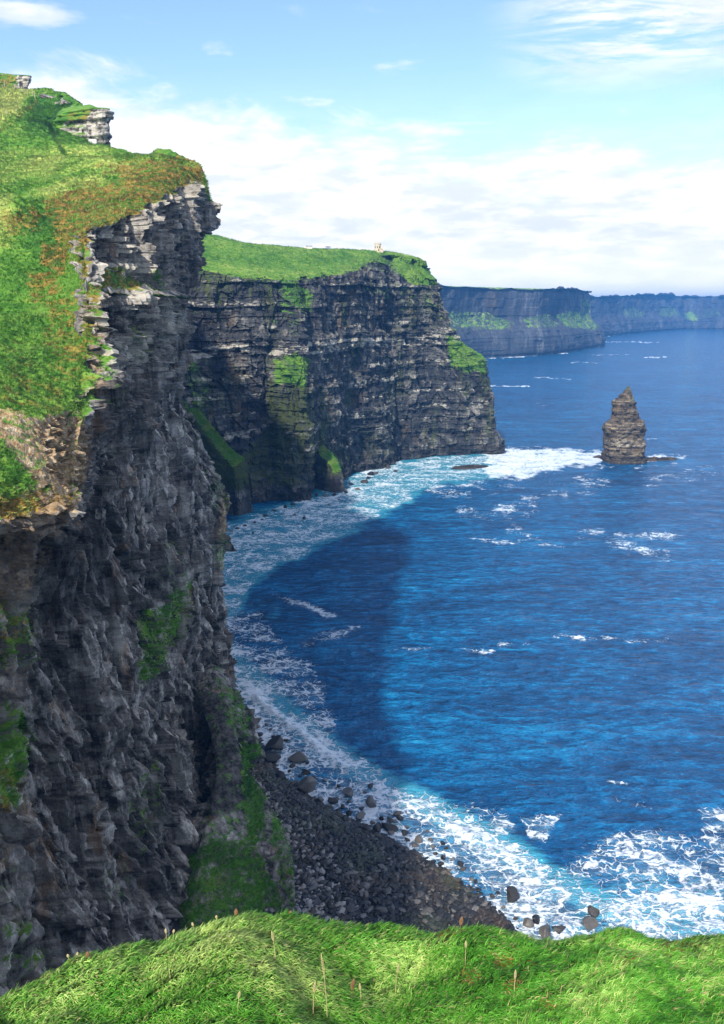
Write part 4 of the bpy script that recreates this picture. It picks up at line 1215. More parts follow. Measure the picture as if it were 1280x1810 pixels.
def pebbles():
    base = []
    for i in range(6):
        bm = bmesh.new()
        bmesh.ops.create_icosphere(bm, subdivisions=1, radius=1.0)
        r = random.Random(i)
        pl = [(Vector((r.gauss(0, 1), r.gauss(0, 1), r.gauss(0, 1))).normalized(), r.uniform(.55, .85)) for _ in range(6)]
        for v in bm.verts:
            for n, d in pl:
                e = v.co.dot(n) - d
                if e > 0: v.co -= n * e
        bm.verts.ensure_lookup_table()
        base.append((np.array([v.co[:] for v in bm.verts], F32), np.array([[v.index for v in f.verts] for f in bm.faces], np.int32)))
        bm.free()
    P, u = beach_points(22000, 33)
    r = np.random.default_rng(8)
    n = len(P)
    s = (0.25 + 0.95 * r.random(n) ** 3.0)
    ang = r.uniform(0, 6.28, n)
    kind = r.integers(0, 6, n)
    Vs, Ts, Tn, off = [], [], [], 0
    ochre = np.clip(1.6 * fbm(P[:, 0] / 9, P[:, 1] / 9, 0.7, 3) + .1 * r.normal(size=n) - .12, 0, 1)
    green = np.clip(1.8 * fbm(P[:, 0] / 12 + 50, P[:, 1] / 12, 0.7, 3) + .15 * r.normal(size=n), 0, 1)
    up = sstep(.55, .8, u)
    for k in range(6):
        idx = np.where(kind == k)[0]
        bv, bt = base[k]
        c, sn = np.cos(ang[idx]), np.sin(ang[idx])
        sc = s[idx]
        el = r.uniform(1, 1.8, len(idx))
        x = bv[None, :, 0] * (sc * el)[:, None]
        y = bv[None, :, 1] * sc[:, None]
        z = bv[None, :, 2] * (sc * r.uniform(.4, .8, len(idx)))[:, None] + x * r.normal(0, .2, len(idx))[:, None]
        V = np.stack([x * c[:, None] - y * sn[:, None], x * sn[:, None] + y * c[:, None], z], -1) + P[idx][:, None, :] + np.array([0, 0, .12])
        Vs.append(V.reshape(-1, 3))
        Ts.append((bt[None] + (off + np.arange(len(idx)) * len(bv))[:, None, None]).reshape(-1, 3))
        off += len(idx) * len(bv)
        rr = np.clip(r.random(len(idx)) ** 1.6 * (.75 + .5 * up[idx]) + .28 * up[idx] - .1 * (1 - up[idx]), 0, 1)
        Tn.append(np.repeat(np.stack([rr, ochre[idx], green[idx] * (1 - up[idx]), np.ones(len(idx))], -1), len(bv), 0))
    me = mesh_from('beach_pebbles', np.concatenate(Vs), tris=np.concatenate(Ts), smooth=False)
    color_attr(me, 'tone', np.concatenate(Tn))
    tag(link('beach_pebbles', me, M_PEBB), kind='stuff')


pebbles()


# ------------------------------------------------------------------ sea stack
def ring_rock(name, prof, Y, depth, mat, parent=None, nu=260, seed=3.0, rel=1.0, rows=260, rot=0.0):
    """prof: (py, left px, right px) from the waterline up, at distance Y"""
    Z, L, R = [], [], []
    for py_, l, r in prof:
        a, b = at_y(l, py_, Y), at_y(r, py_, Y)
        Z.append(a[2]); L.append(a[0]); R.append(b[0])
    Z, L, R = map(np.array, (Z, L, R))
    zz = np.linspace(Z[0], Z[-1], rows)
    l, r = np.interp(zz, Z, L), np.interp(zz, Z, R)
    c, h = (l + r) / 2, (r - l) / 2
    th = np.linspace(0, 2 * math.pi, nu, endpoint=False)
    cs, sn = np.cos(th), np.sin(th)
    e = 0.62                                             # squarish plan
    ex = np.sign(cs) * np.abs(cs) ** e
    ey = np.sign(sn) * np.abs(sn) ** e
    P = np.stack([c[:, None] + h[:, None] * ex[None], Y + np.maximum(h * depth, 2.0)[:, None] * ey[None], np.broadcast_to(zz[:, None], (rows, nu))], -1).astype(F32)
    out = np.stack([np.broadcast_to(cs, (rows, nu)), np.broadcast_to(sn, (rows, nu)), np.zeros((rows, nu))], -1).astype(F32)
    s = np.broadcast_to((th * h.max())[None], (rows, nu)).astype(F32)
    z = P[..., 2]
    wz = z + .8 * perlin(P[..., 0] / 14, P[..., 1] / 14, seed)
    cx = P[..., 0]; cy = P[..., 1]
    bd = beds(wz, 4.2, 41) * 1.4 + beds(wz, 1.5, 42) * 1.5
    d = rel * (1.8 * fbm(cx / 9, cy / 9, z / 14, 4) + .65 * (bd - 1.4) + 1.1 * (blocks(cx + cy, wz, 5, 7, 43) - .5) + .9 * (blocks(cx - cy, wz, 2.0, 3.5, 44) - .5))
    fade = sstep(0, 6, zz - zz[0])[:, None] * 0 + 1
    sel = np.ones(P.shape[:2], bool)
    q1, c1 = facets(cx / 6, cy / 6, z / 8, sel, 61)
    q2, c2 = facets(cx / 2.4, cy / 2.4, z / 2.6, sel, 71)
    d = d + rel * (1.3 * q1 + .8 * q2)
    d = d - np.percentile(d, 78, axis=1, keepdims=True) * .9
    P = P + out * (d * np.minimum(1, h[:, None] / 7) * fade)[..., None]
    # a closed, broken top
    top = P[-1].mean(0)
    caps = [P]
    for k in (.6, .25, 0.02):
        q = top + (P[-1] - top) * k
        q[:, 2] = P[-1, :, 2] + .8 * perlin(q[:, 0] / 2.5, q[:, 1] / 2.5, seed) + .5
        caps.append(q[None])
    P = np.concatenate(caps, 0)
    N = grid_normals(P, True)
    me = mesh_from(name, P, grid_quads(P.shape[0], nu, True))
    R_, C_ = P.shape[:2]
    mask = np.zeros((R_, C_, 4), F32); tn = np.zeros((R_, C_, 4), F32)
    z = P[..., 2]
    tn[..., 0] = np.clip(.45 * beds(z, 1.5, 42) + .55 * blocks(P[..., 0], z, 2.0, 3.5, 44), 0, 1)
    mask[..., 3] = .3
    return me, P, mask, tn


def finish_rock(me, mask, tn):
    color_attr(me, 'mask', np.clip(mask, 0, 1)); color_attr(me, 'tone', np.clip(tn, 0, 1))


SY = 733.0
stack = empty('sea_stack', (246, SY, SEA))
tag(stack, 'tall brown bedded sea stack with a jagged tapering top, standing alone in the bay', 'sea stack')
inv = Matrix.Translation((-246, -SY, -SEA))


def child(o, parent):
    o.parent = parent
    o.matrix_parent_inverse = Matrix.Translation(-Vector(parent.location))


prof = [(828, 1060, 1146), (816, 1062, 1142), (808, 1066, 1141), (800, 1069, 1139.5), (790, 1068.5, 1139), (780, 1068, 1139), (768, 1067.5, 1139), (757, 1065.5, 1140), (752, 1066, 1137.5), (747, 1070, 1137), (743, 1078, 1137), (740, 1082, 1135), (733, 1082.5, 1129), (722, 1083, 1125), (711, 1081.5, 1121), (708, 1083, 1120), (704, 1091, 1119), (699, 1094, 1118), (694, 1101, 1117), (690, 1104, 1116), (684, 1110, 1114)]
me, SP_, mk, tn_ = ring_rock('rock_column', [(a, 1103 + (b - 1103) * .95, 1103 + (c - 1103) * .95) for a, b, c in prof], SY, .85, M_STACK, seed=3.0)
z = SP_[..., 2]
h0 = z - SEA
mk[..., 0] = .25 * sstep(54, 62, h0) + .25 * sstep(-.1, .3, fbm(SP_[..., 0] / 8, SP_[..., 1] / 8, z / 10, 3)) * sstep(40, 50, h0)
mk[..., 2] = .44 * sstep(10, 15, h0) * (1 - sstep(33, 38, h0)) * sstep(.3, .7, beds(z, 1.5, 47) * .7 + .3 * beds(z, 4.2, 41))
tn_[..., 1] = .8 * (1 - sstep(5, 10, h0))
finish_rock(me, mk, tn_)
o = link('rock_column', me, M_STACK); child(o, stack)


def reef(name, pts, w, hgt, seed, mat=M_STACK):
    """a low slab of rock barely above water, along pts (world)"""
    pts = np.array(pts, float)
    n = 90
    seg = np.concatenate([[0], np.cumsum(np.linalg.norm(np.diff(pts[:, :2], axis=0), axis=1))])
    u = np.linspace(0, seg[-1], n)
    c = np.stack([np.interp(u, seg, pts[:, k]) for k in range(2)], -1)
    d = np.gradient(c, axis=0); d /= np.linalg.norm(d, axis=1, keepdims=True)
    nr = np.stack([-d[:, 1], d[:, 0]], -1)
    v = np.linspace(-1, 1, 40)
    ends = np.sin(np.linspace(0.05, math.pi - .05, n)) ** .4
    X = c[:, None, 0] + nr[:, None, 0] * v[None] * w * ends[:, None]
    Y = c[:, None, 1] + nr[:, None, 1] * v[None] * w * ends[:, None]
    hh = hgt * (1 - np.abs(v[None]) ** 2.5) * ends[:, None] * (0.75 + .9 * fbm(X / 7, Y / 7, seed, 4)) + .5 * (blocks(X, Y, 3, 4, int(seed)) - .5)
    edge = 1 - sstep(.8, 1, np.abs(v))[None]
    Zr = SEA - 1.2 + (hh + 1.2) * edge
    P = np.stack([X, Y, Zr], -1).astype(F32)
    me = mesh_from(name, P, grid_quads(n, 40))
    mk = np.zeros((n, 40, 4), F32); tn = np.zeros((n, 40, 4), F32)
    tn[..., 0] = .25; tn[..., 1] = .35
    finish_rock(me, mk, tn)
    return link(name, me, mat)


o = reef('reef_ledge', [at_z(1118, 815), at_z(1150, 813), at_z(1196, 812)], 6.5, 3.2, 4); child(o, stack)
o = reef('reef_ledge', [at_z(1048, 809), at_z(1058, 808), at_z(1075, 812)], 4.0, 2.0, 6); child(o, stack)
o = reef('reef', [at_z(800, 829), at_z(830, 826), at_z(862, 824)], 9, 2.2, 8)
tag(o, 'low dark reef awash off the tip of the tall bedded headland', 'reef')

# the thin pinnacle leaning off the headland's tip
me, PP, mk, tn_ = ring_rock('rock_pinnacle', [(775, 862, 882), (760, 863, 877), (745, 865, 873.5), (730, 865.5, 873), (715, 865.5, 872.5), (703, 865, 872.5), (698, 864, 873), (694, 865, 872)], 782.0, .9, M_MAIN, nu=60, rows=80, seed=6.0, rel=.45)
tn_[..., 2] = .35
finish_rock(me, mk, tn_)
tag(link('rock_pinnacle', me, M_MAIN), 'thin rock pinnacle standing free off the seaward edge of the bedded headland', 'rock pinnacle')
# ------------------------------------------------------------------ the tower and what stands on the skyline
def surf_z(P, x, y, rows=None):
    """height of a built surface at a plan position (nearest vertex)"""
    A = P.reshape(-1, 3) if rows is None else P[rows].reshape(-1, 3)
    i = np.argmin((A[:, 0] - x) ** 2 + (A[:, 1] - y) ** 2)
    return float(A[i, 2])


def bm_obj(name, bm, mat, parent=None):
    me = bpy.data.meshes.new(name)
    bm.to_mesh(me); bm.free()
    o = link(name, me, mat, parent)
    return o


def add_box(bm, c, s, bev=0.0, rz=0.0):
    M = Matrix.Translation(c) @ Matrix.Rotation(rz, 4, 'Z') @ Matrix.Diagonal((*s, 1))
    r = bmesh.ops.create_cube(bm, size=1.0, matrix=M)
    if bev:
        ed = list({e for v in r['verts'] for e in v.link_edges})
        bmesh.ops.bevel(bm, geom=ed, offset=bev, segments=2, affect='EDGES')


def add_cyl(bm, c, r1, r2, h, seg=32):
    bmesh.ops.create_cone(bm, cap_ends=True, segments=seg, radius1=r1, radius2=r2, depth=h, matrix=Matrix.Translation((c[0], c[1], c[2] + h / 2)))


GRASS_ROWS = slice(sum(main_v[:5]), None)
p = at_y(668, 444, 752)
tz = surf_z(MAIN_P, p[0], p[1], GRASS_ROWS) - .6
want = at_y(668, 444.5, 752)[2]
tz = max(tz, want - 1.5)
tower = empty('stone_tower', (p[0], p[1], tz))
tag(tower, 'round pale stone lookout tower with battlements and square turret on the clifftop', 'tower')
bm = bmesh.new(); add_cyl(bm, (0, 0, 0), 3.05, 2.85, 7.2, 40); bm_obj('wall', bm, M_TOWER, tower)
bm = bmesh.new(); add_cyl(bm, (0, 0, 7.2), 3.1, 3.1, .35, 40)
for k in range(10):
    a = k / 10 * 2 * math.pi
    add_box(bm, (2.72 * math.cos(a), 2.72 * math.sin(a), 7.95), (.7, .95, .9), .05, a)
bm_obj('parapet', bm, M_TOWER, tower)
bm = bmesh.new(); add_box(bm, (3.6, -.8, 2.2), (2.6, 2.6, 4.4), .08)
for sx in (-1, 1):
    for sy in (-1, 1):
        add_box(bm, (3.6 + sx * .95, -.8 + sy * .95, 4.75), (.6, .6, .7), .04)
bm_obj('turret', bm, M_TOWER, tower)
for a, zc in ((-1.75, 4.6), (-1.05, 4.6), (-2.5, 4.6), (-1.4, 2.0)):
    bm = bmesh.new(); add_box(bm, (2.93 * math.cos(a), 2.93 * math.sin(a), zc), (.3, .75, 1.5), .03, a); bm_obj('window', bm, M_DARK, tower)
bm = bmesh.new(); add_box(bm, (3.6, -2.13, 2.6), (.6, .12, 1.2), .02); bm_obj('window', bm, M_DARK, tower)

p = at_y(545, 438.5, 700)
zz = max(surf_z(MAIN_P, p[0], p[1], GRASS_ROWS) - .2, p[2] - 1.0)
pl = empty('viewing_platform', (p[0], p[1], zz))
tag(pl, 'low pale stone viewing platform with dark posts on the clifftop skyline', 'viewing platform')
bm = bmesh.new(); add_box(bm, (0, 0, .9), (7.0, 2.2, 1.8), .1); add_box(bm, (-3.0, -.3, 1.2), (2.4, 2.0, 2.4), .1); bm_obj('base_wall', bm, M_PALE, pl)
for k in range(5):
    bm = bmesh.new(); add_box(bm, (-1.6 + k * 1.15, -.6, 2.35), (.45, .3, 1.15), .04); bm_obj('post', bm, M_DARK, pl)
p = at_y(580, 439.5, 715)
zz = max(surf_z(MAIN_P, p[0], p[1], GRASS_ROWS) - .2, p[2] - 1.0)
hut = empty('small_hut', (p[0], p[1], zz))
tag(hut, 'small blue grey hut with a flat roof alone on the grassy clifftop skyline', 'hut')
bm = bmesh.new(); add_box(bm, (0, 0, 1.0), (4.0, 2.0, 2.0), .06); bm_obj('wall', bm, M_HUT, hut)
bm = bmesh.new(); add_box(bm, (0, 0, 2.1), (4.4, 2.4, .22), .03); bm_obj('roof', bm, M_DARK, hut)
for x_ in (-1.1, 1.1):
    bm = bmesh.new(); add_box(bm, (x_, -1.0, 1.2), (.9, .08, .7), .02); bm_obj('window', bm, M_PALE, hut)


# ------------------------------------------------------------------ rock outcrops that crown the near hill
def outcrop(name, foot, back, top_out, label, seed, paint, amp=.8, nu=150, vrows=(70, 20, 40)):
    """stations left to right: foot point, lip point (overhanging), crown point, crown back"""
    A = np.array(foot, float)
    G = cat_axis(cat_axis(A, [nu // (len(foot) - 1)] * (len(foot) - 1), 0), list(vrows), 1)
    P = np.transpose(G, (1, 0, 2)).astype(F32)
    N = grid_normals(P)
    s = np.concatenate([[0], np.cumsum(np.linalg.norm(np.diff(P[10, :, :2], axis=0), axis=1))]).astype(F32)
    s = np.broadcast_to(s[None], P.shape[:2])
    z = P[..., 2]
    wz = z + .5 * perlin(s / 12, .4, seed)
    if N[0:vrows[0], :, 1].mean() > 0: N = -N
    wall = np.zeros(P.shape[:2], F32); wall[:vrows[0] + 4] = 1
    bd = beds(wz, 2.4, 51) * 1.3 + beds(wz, .9, 52) * .9
    d = amp * (1.5 * fbm(P[..., 0] / 7, P[..., 1] / 7, z / 9, 4) + 1.2 * (bd - 1.1) + 1.1 * (blocks(s, wz, 2.4, 5, 53) - .5) + .6 * (blocks(s + 3, wz, .9, 2.0, 54) - .5))
    Nh = N.copy(); Nh[..., 2] *= .2
    P = P + Nh * (d * wall)[..., None]
    P[..., 2] += (1 - wall) * .5 * fbm(P[..., 0] / 4, P[..., 1] / 4, seed, 4)
    px, py = project(P)
    mk = np.zeros(P.shape[:2] + (4,), F32); tn = np.zeros(P.shape[:2] + (4,), F32)
    mk[..., 3] = .45
    mk[..., 0] = 1 - wall
    mk[..., 2] = wall * (.25 + .5 * beds(wz, .9, 56))
    tn[..., 0] = blocks(s, wz, .9, 2.0, 54)
    paint(P, px, py, mk, tn, wall)
    me = mesh_from(name, P, grid_quads(*P.shape[:2]))
    finish_rock(me, mk, tn)
    o = link(name, me, M_NEAR)
    tag(o, label, 'rock outcrop')
    return P


def oc1(P, px, py, mk, tn, wall):
    wx, wy = px + 5 * fbm(P[..., 0] / 3, P[..., 1] / 3, P[..., 2] / 3, 3), py + 4 * fbm(P[..., 0] / 3 + 5, P[..., 1] / 3, P[..., 2] / 3, 3)
    mk[..., 1] = np.maximum(mk[..., 1], poly_mask(wx, wy, [(120, 200), (160, 192), (165, 212), (120, 222)], 6) * .42)
    mk[..., 0] = np.maximum(mk[..., 0], poly_mask(wx, wy, [(60, 180), (120, 195), (160, 194), (150, 208), (112, 214), (98, 240), (60, 240)], 5))
    for py0 in (222, 236):
        mk[..., 0] = np.maximum(mk[..., 0], .55 * (np.abs(wy - py0 + (wx - 120) * -.06) < 3) * (wx < 150))
    mk[..., 2] *= 1 - .8 * sstep(172, 182, px)  # right side painted darker, as the face turned from the sun


F = []
for (x, yf, yt, ov, Yd) in [(60, 236, 214, 0, 352), (92, 240, 218, 0, 349), (110, 247, 200, .3, 347), (140, 249, 194, .6, 345), (165, 253, 191, .8, 343), (181, 254, 191, 1.0, 341), (190, 252, 193, 1.8, 343), (186, 250, 194, 1.8, 352), (170, 246, 194, 1, 366)]:
    f = at_y(x, yf + 6, Yd); l = at_y(x + (4 if x > 185 else 0), yt + 4, Yd - ov)
    l2 = at_y(x + (3 if x > 185 else 0), yt, Yd + 3); b = at_y(x - 8, yt + 3, Yd + 26)
    if x < 180: b = at_y(x - 4, yt - 6, Yd + 24)
    F.append([f, l, l2, b])
outcrop('rock_outcrop', F, None, None, 'pale layered rock outcrop jutting from the green hill above the fence and path side', 2.2, oc1)


def oc2(P, px, py, mk, tn, wall):
    mk[..., 0] = np.maximum(mk[..., 0], sstep(40, 22, px + 6 * fbm(P[..., 0] / 4, P[..., 1] / 4, P[..., 2] / 4, 3)) * .7)
    mk[..., 2] *= .6
    mk[..., 3] = .3
    mk[..., 1] = np.maximum(mk[..., 1], .45)


F = []
for (x, yf, yt, Yd) in [(-60, 150, 124, 432), (-20, 152, 127, 430), (10, 156, 130, 428), (28, 158, 132, 426), (40, 159, 133, 424), (47, 159, 134, 425), (44, 158, 134, 436), (36, 156, 135, 450)]:
    f = at_y(x - (2 if x > 35 else 0), yf + 5, Yd); l = at_y(x + (8 if x > 35 else 0), yt + 2.5, Yd - .5)
    F.append([f, l, at_y(x + (5 if x > 35 else 0), yt, Yd + 2), at_y(x - 8, yt + 2, Yd + 26)])
outcrop('rock_outcrop', F, None, None, 'dark grass capped rock outcrop overhanging at the very top of the hill', 5.1, oc2, .7)

# the pale block at the outcrop's foot
p = at_y(165, 254, 339)
bl = bmesh.new(); add_box(bl, (0, 0, .8), (3.1, 2.2, 1.9), .12)
for v in bl.verts: v.co += Vector((random.uniform(-.06, .06), random.uniform(-.06, .06), random.uniform(-.06, .06)))
o = bm_obj('stone_block', bl, plain('white_block_stone', (.62, .58, .52), .8, .2, 1.0)); o.location = (p[0], p[1], p[2] - .3); o.rotation_euler = (0, 0, .1)
tag(o, 'pale square stone block lying on the grass at the foot of the layered outcrop', 'stone block')

# ------------------------------------------------------------------ the fence along the field
posts = [(9.5, 151, 9), (26, 158, 8), (40, 163, 8), (50, 166.5, 8), (57.5, 168.5, 7.5), (62, 173, 8)]
NEAR_GRASS = NEAR_P[sum(near_v[:9]):]
def on_hill(px_, py_):
    pxs, pys = project(NEAR_GRASS)
    i = np.argmin(((pxs - px_) ** 2 + (pys - py_) ** 2).ravel())
    return NEAR_GRASS.reshape(-1, 3)[i]
pp = [on_hill(x, y + 1) for x, y, h in posts]
fence = empty('wire_fence', tuple(float(c) for c in pp[0]))
tag(fence, 'wire fence of thin weathered posts along the yellow field near the hilltop', 'fence')
prev = None
for q, (x, y, h) in zip(pp, posts):
    hm = h / FPX * np.linalg.norm(q)
    bm = bmesh.new(); add_cyl(bm, (0, 0, -.4), .17, .13, hm + .4, 8); add_cyl(bm, (0, 0, hm), .13, .02, .12, 8)
    o = bm_obj('post', bm, M_POST, fence); o.location = Vector(q.tolist()) - fence.location
    tip = o.location + Vector((0, 0, hm * .85))
    if prev is not None:
        for k in (0, .45):
            a, b = prev - Vector((0, 0, k * hm)), tip - Vector((0, 0, k * hm))
            bm = bmesh.new()
            M = Matrix.Translation((a + b) / 2) @ (b - a).to_track_quat('Z', 'Y').to_matrix().to_4x4()
            bmesh.ops.create_cone(bm, cap_ends=True, segments=6, radius1=.02, radius2=.02, depth=(b - a).length, matrix=M)
            bm_obj('wire', bm, M_WIRE, fence)
    prev = tip
q = on_hill(14, 204)
o = empty('fence_post', q.tolist())
tag(o, 'single short weathered post standing in the yellow field beside the worn path', 'post')
bm = bmesh.new(); add_cyl(bm, (0, 0, -.4), .17, .14, 2.4, 8); bm_obj('shaft', bm, M_POST, o)
bm = bmesh.new(); add_cyl(bm, (0, 0, 2.0), .15, .05, .12, 8); bm_obj('cap', bm, M_POST, o)

# ------------------------------------------------------------------ the rim of grass at the eye's feet
RIDGE_X = [-900, -500, -200, 0, 100, 200, 300, 380, 430, 500, 560, 700, 800, 900, 940, 1000, 1080, 1180, 1280, 1480, 1900]
RIDGE_Y = [1900, 1850, 1800, 1757, 1700, 1672, 1653, 1634, 1623, 1619, 1626, 1637, 1641, 1651, 1659, 1657, 1645, 1655, 1647, 1650, 1670]
def lerp_x(x, tab): return float(np.interp(x, [t[0] for t in tab], [t[1] for t in tab]))
cols = [-900, -500, -200, 0, 100, 200, 300, 380, 430, 500, 560, 630, 700, 760, 830, 900, 960, 1020, 1080, 1180, 1280, 1480, 1900]
Z_R = [(-900, -5.6), (0, -5.85), (200, -5.8), (430, -5.72), (560, -5.92), (700, -6.15), (900, -6.2), (1080, -5.95), (1280, -6.0), (1900, -5.8)]
Z_M = [(-900, -5.5), (0, -5.72), (200, -5.6), (330, -5.42), (430, -5.34), (500, -5.5), (600, -6.02), (700, -6.30), (780, -6.22), (880, -5.85), (1000, -5.72), (1280, -5.7), (1900, -5.6)]
Z_B = [(-900, -5.4), (0, -5.62), (200, -5.45), (300, -5.32), (380, -5.28), (470, -5.42), (580, -5.9), (700, -6.2), (800, -5.95), (950, -5.6), (1280, -5.55), (1900, -5.5)]
secs = []
for x in cols:
    ry = float(np.interp(x, RIDGE_X, RIDGE_Y)) + 24
    r = at_z(x, ry, lerp_x(x, Z_R))
    m = at_z(x, ry + (1815 - ry) * .45, lerp_x(x, Z_M))
    b = at_z(x, 1830, lerp_x(x, Z_B))
    f1 = np.array([x / 1280 * 4.8 - 2.4, 1.6, -4.55])
    f2 = np.array([x / 1280 * 7 - 3.5, -2.6, -2.5 + abs(x - 640) / 6000])
    f3 = np.array([x / 1280 * 30 - 15, -40, -2.0])
    o1 = r + [0, .45, -.38]
    o2 = r + [0, 1.0, -1.5]
    o3 = np.array([r[0] * 1.1, r[1] + 2.2, r[2] - 6])
    o4 = np.array([r[0] * 1.6, r[1] + 6, r[2] - 40])
    o5 = np.array([r[0] * 3, r[1] + 22, SEA - 8])
    secs.append([f3, f2, f1, b, m, r, o1, o2, o3, o4, o5])
G = cat_axis(cat_axis(np.array(secs), [14] * (len(cols) - 1), 0), [14, 14, 24, 40, 40, 12, 10, 10, 20, 30], 1)
GP = np.transpose(G, (1, 0, 2)).astype(F32)
gx, gy, gz = GP[..., 0], GP[..., 1], GP[..., 2]
near_w = sstep(12, 8, np.hypot(gx, gy))
GP[..., 2] += near_w * (.24 * fbm(gx / 1.1, gy / .8, .3, 3) + .09 * fbm(gx / .35, gy / .35, 1.3, 3, .5, True) - .03)
far_w = sstep(-8, -20, gz)
GP[..., 1] += far_w * 2.5 * fbm(gx / 9, gy / 9, gz / 12, 4)
GN = grid_normals(GP)
if GN[40:100, :, 2].mean() < 0: GN = -GN
me = mesh_from('ground', GP, grid_quads(*GP.shape[:2]))
mk = np.zeros(GP.shape[:2] + (4,), F32); tn = np.zeros(GP.shape[:2] + (4,), F32)
mk[..., 0] = sstep(-14, -4, gz + 3 * fbm(gx / 3, gz / 3, 1.1, 3)); mk[..., 3] = .2
tn[..., 0] = .5
finish_rock(me, mk, tn)
tag(link('ground', me, rock_material('rim_soil', (0.02, 0.02, 0.022), (.08, .08, .08), (.25, .24, .22), (.15, .09, .04), .25, .2, .2, .4, 4.0)), kind='structure')


def ground_samples(n, r, r0, r1, c0=0, c1=None):
    A = GP[r0:r1, c0:c1]
    a = np.linalg.norm(np.cross(A[1:, :-1] - A[:-1, :-1], A[:-1, 1:] - A[:-1, :-1]), axis=-1)
    # more blades where the eye is near enough to see them
    d = np.linalg.norm(A[:-1, :-1], axis=-1)
    px_, py_ = project(A[:-1, :-1])
    w = a / np.maximum(d, 3) ** 1.2 * ((px_ > -500) & (px_ < 1780))
    cdf = np.cumsum(w.ravel()); cdf /= cdf[-1]
    k = np.searchsorted(cdf, r.random(n))
    i, j = np.unravel_index(k, w.shape)
    u, v = r.random(n)[:, None], r.random(n)[:, None]
    P = (A[i, j] * (1 - u) + A[i + 1, j] * u) * (1 - v) + (A[i, j + 1] * (1 - u) + A[i + 1, j + 1] * u) * v
    N = GN[r0:r1, c0:c1][i, j]
    return P, N


def grass_blades(n=640000):
    r = np.random.default_rng(77)
    P, N = ground_samples(n, r, 14 + 10, 14 + 14 + 24 + 40 + 40 + 12 + 10 + 6)
    x, y = P[:, 0], P[:, 1]
    # wind-combed: the lean turns slowly over the rim
    ang = -0.35 + 1.0 * fbm(x / 1.6, y / 1.2, .5, 3) + .55 * r.normal(size=n)
    # clumps
    cl = fbm(x / .22, y / .22, .2, 3)
    L = .40 * (0.15 + .09 * np.clip(cl + .4, 0, 1.4) + .05 * r.random(n)) * (0.75 + .5 * r.random(n))
    lay = np.clip(1.02 + .35 * fbm(x / .7, y / .7, 3.3, 2) + .22 * r.normal(size=n), .15, 1.5)
    w = (0.0021 + .0021 * r.random(n)) * np.clip(np.linalg.norm(P, axis=1) / 6.0, .8, 1.6)
    dirv = np.stack([np.cos(ang), np.sin(ang), np.zeros(n)], -1)
    up = N * .55 + np.array([0, 0, .45])
    up /= np.linalg.norm(up, axis=1, keepdims=True)
    dirv = dirv - up * (dirv * up).sum(1, keepdims=True)
    dirv /= np.linalg.norm(dirv, axis=1, keepdims=True)
    side = np.cross(dirv, up)
    tw = r.normal(0, .6, n)[:, None]
    side = side * np.cos(tw) + np.cross(dirv, side) * np.sin(tw)
    s1 = np.sin(lay * .45)[:, None]; c1 = np.cos(lay * .45)[:, None]
    s2 = np.sin(lay * 1.25)[:, None]; c2 = np.cos(lay * 1.25)[:, None]
    Lc = L[:, None]
    m = P + (dirv * s1 + up * c1) * Lc * .5
    t = m + (dirv * s2 + up * c2) * Lc * .55
    sw = side * w[:, None]
    b0 = P - up * .02
    V = np.stack([b0 - sw, b0 + sw, m - sw * .8, m + sw * .8, t], 1)
    base = (np.arange(n) * 5)[:, None]
    Q = base + np.array([[0, 1, 3, 2]])
    T = base + np.array([[2, 3, 4]])
    me = mesh_from('grass', V.reshape(-1, 3), Q, T, smooth=True)
    # sward variation: fresh, pale and dry drifts, plus sunlight painted on the left crest
    k = np.clip(.52 + .85 * fbm(x / .9, y / .7, 7.7, 4) + .18 * r.normal(size=n) + .16 * np.exp(-((project(P)[0] - 380) / 260) ** 2), 0, 1)[:, None]
    ca, cb, cc = np.array([.030, .150, .012]), np.array([.11, .38, .028]), np.array([.52, .68, .18])
    col = np.where(k < .5, ca + (cb - ca) * (k / .5), cb + (cc - cb) * ((k - .5) / .5) ** 1.4)
    dry = (r.random(n) < .04)[:, None]
    col = np.where(dry, np.array([.55, .46, .20]) * r.uniform(.7, 1.1, (n, 1)), col)
    px_, py_ = project(P)
    hz = np.zeros(n)
    for cx_, cy_, rx, ry_ in [(885, 1705, 26, 16), (1195, 1678, 34, 9), (830, 1735, 20, 12), (905, 1745, 16, 14), (513, 1614, 18, 5), (965, 1780, 14, 16), (545, 1790, 10, 10), (780, 1660, 20, 5), (1100, 1700, 12, 10)]:
        hz = np.maximum(hz, np.exp(-((px_ - cx_) / rx) ** 2 - ((py_ - cy_) / ry_) ** 2))
    hz = (r.random(n) < hz * .4)[:, None]
    col = np.where(hz, np.array([.24, .11, .03]) * r.uniform(.5, 1.4, (n, 1)), col)
    col = col * r.uniform(.82, 1.18, (n, 1))
    tint = np.ones((n, 5, 4), F32)
    tint[..., :3] = np.clip(col, 0, 1)[:, None, :]
    color_attr(me, 'tint', tint.reshape(-1, 4))
    sw_ = me.attributes.new('sward', 'FLOAT_VECTOR', 'POINT')
    sw_.data.foreach_set('vector', np.ascontiguousarray(np.repeat(N, 5, 0), F32).ravel())
    tag(link('grass', me, M_BLADE), kind='stuff')


grass_blades()


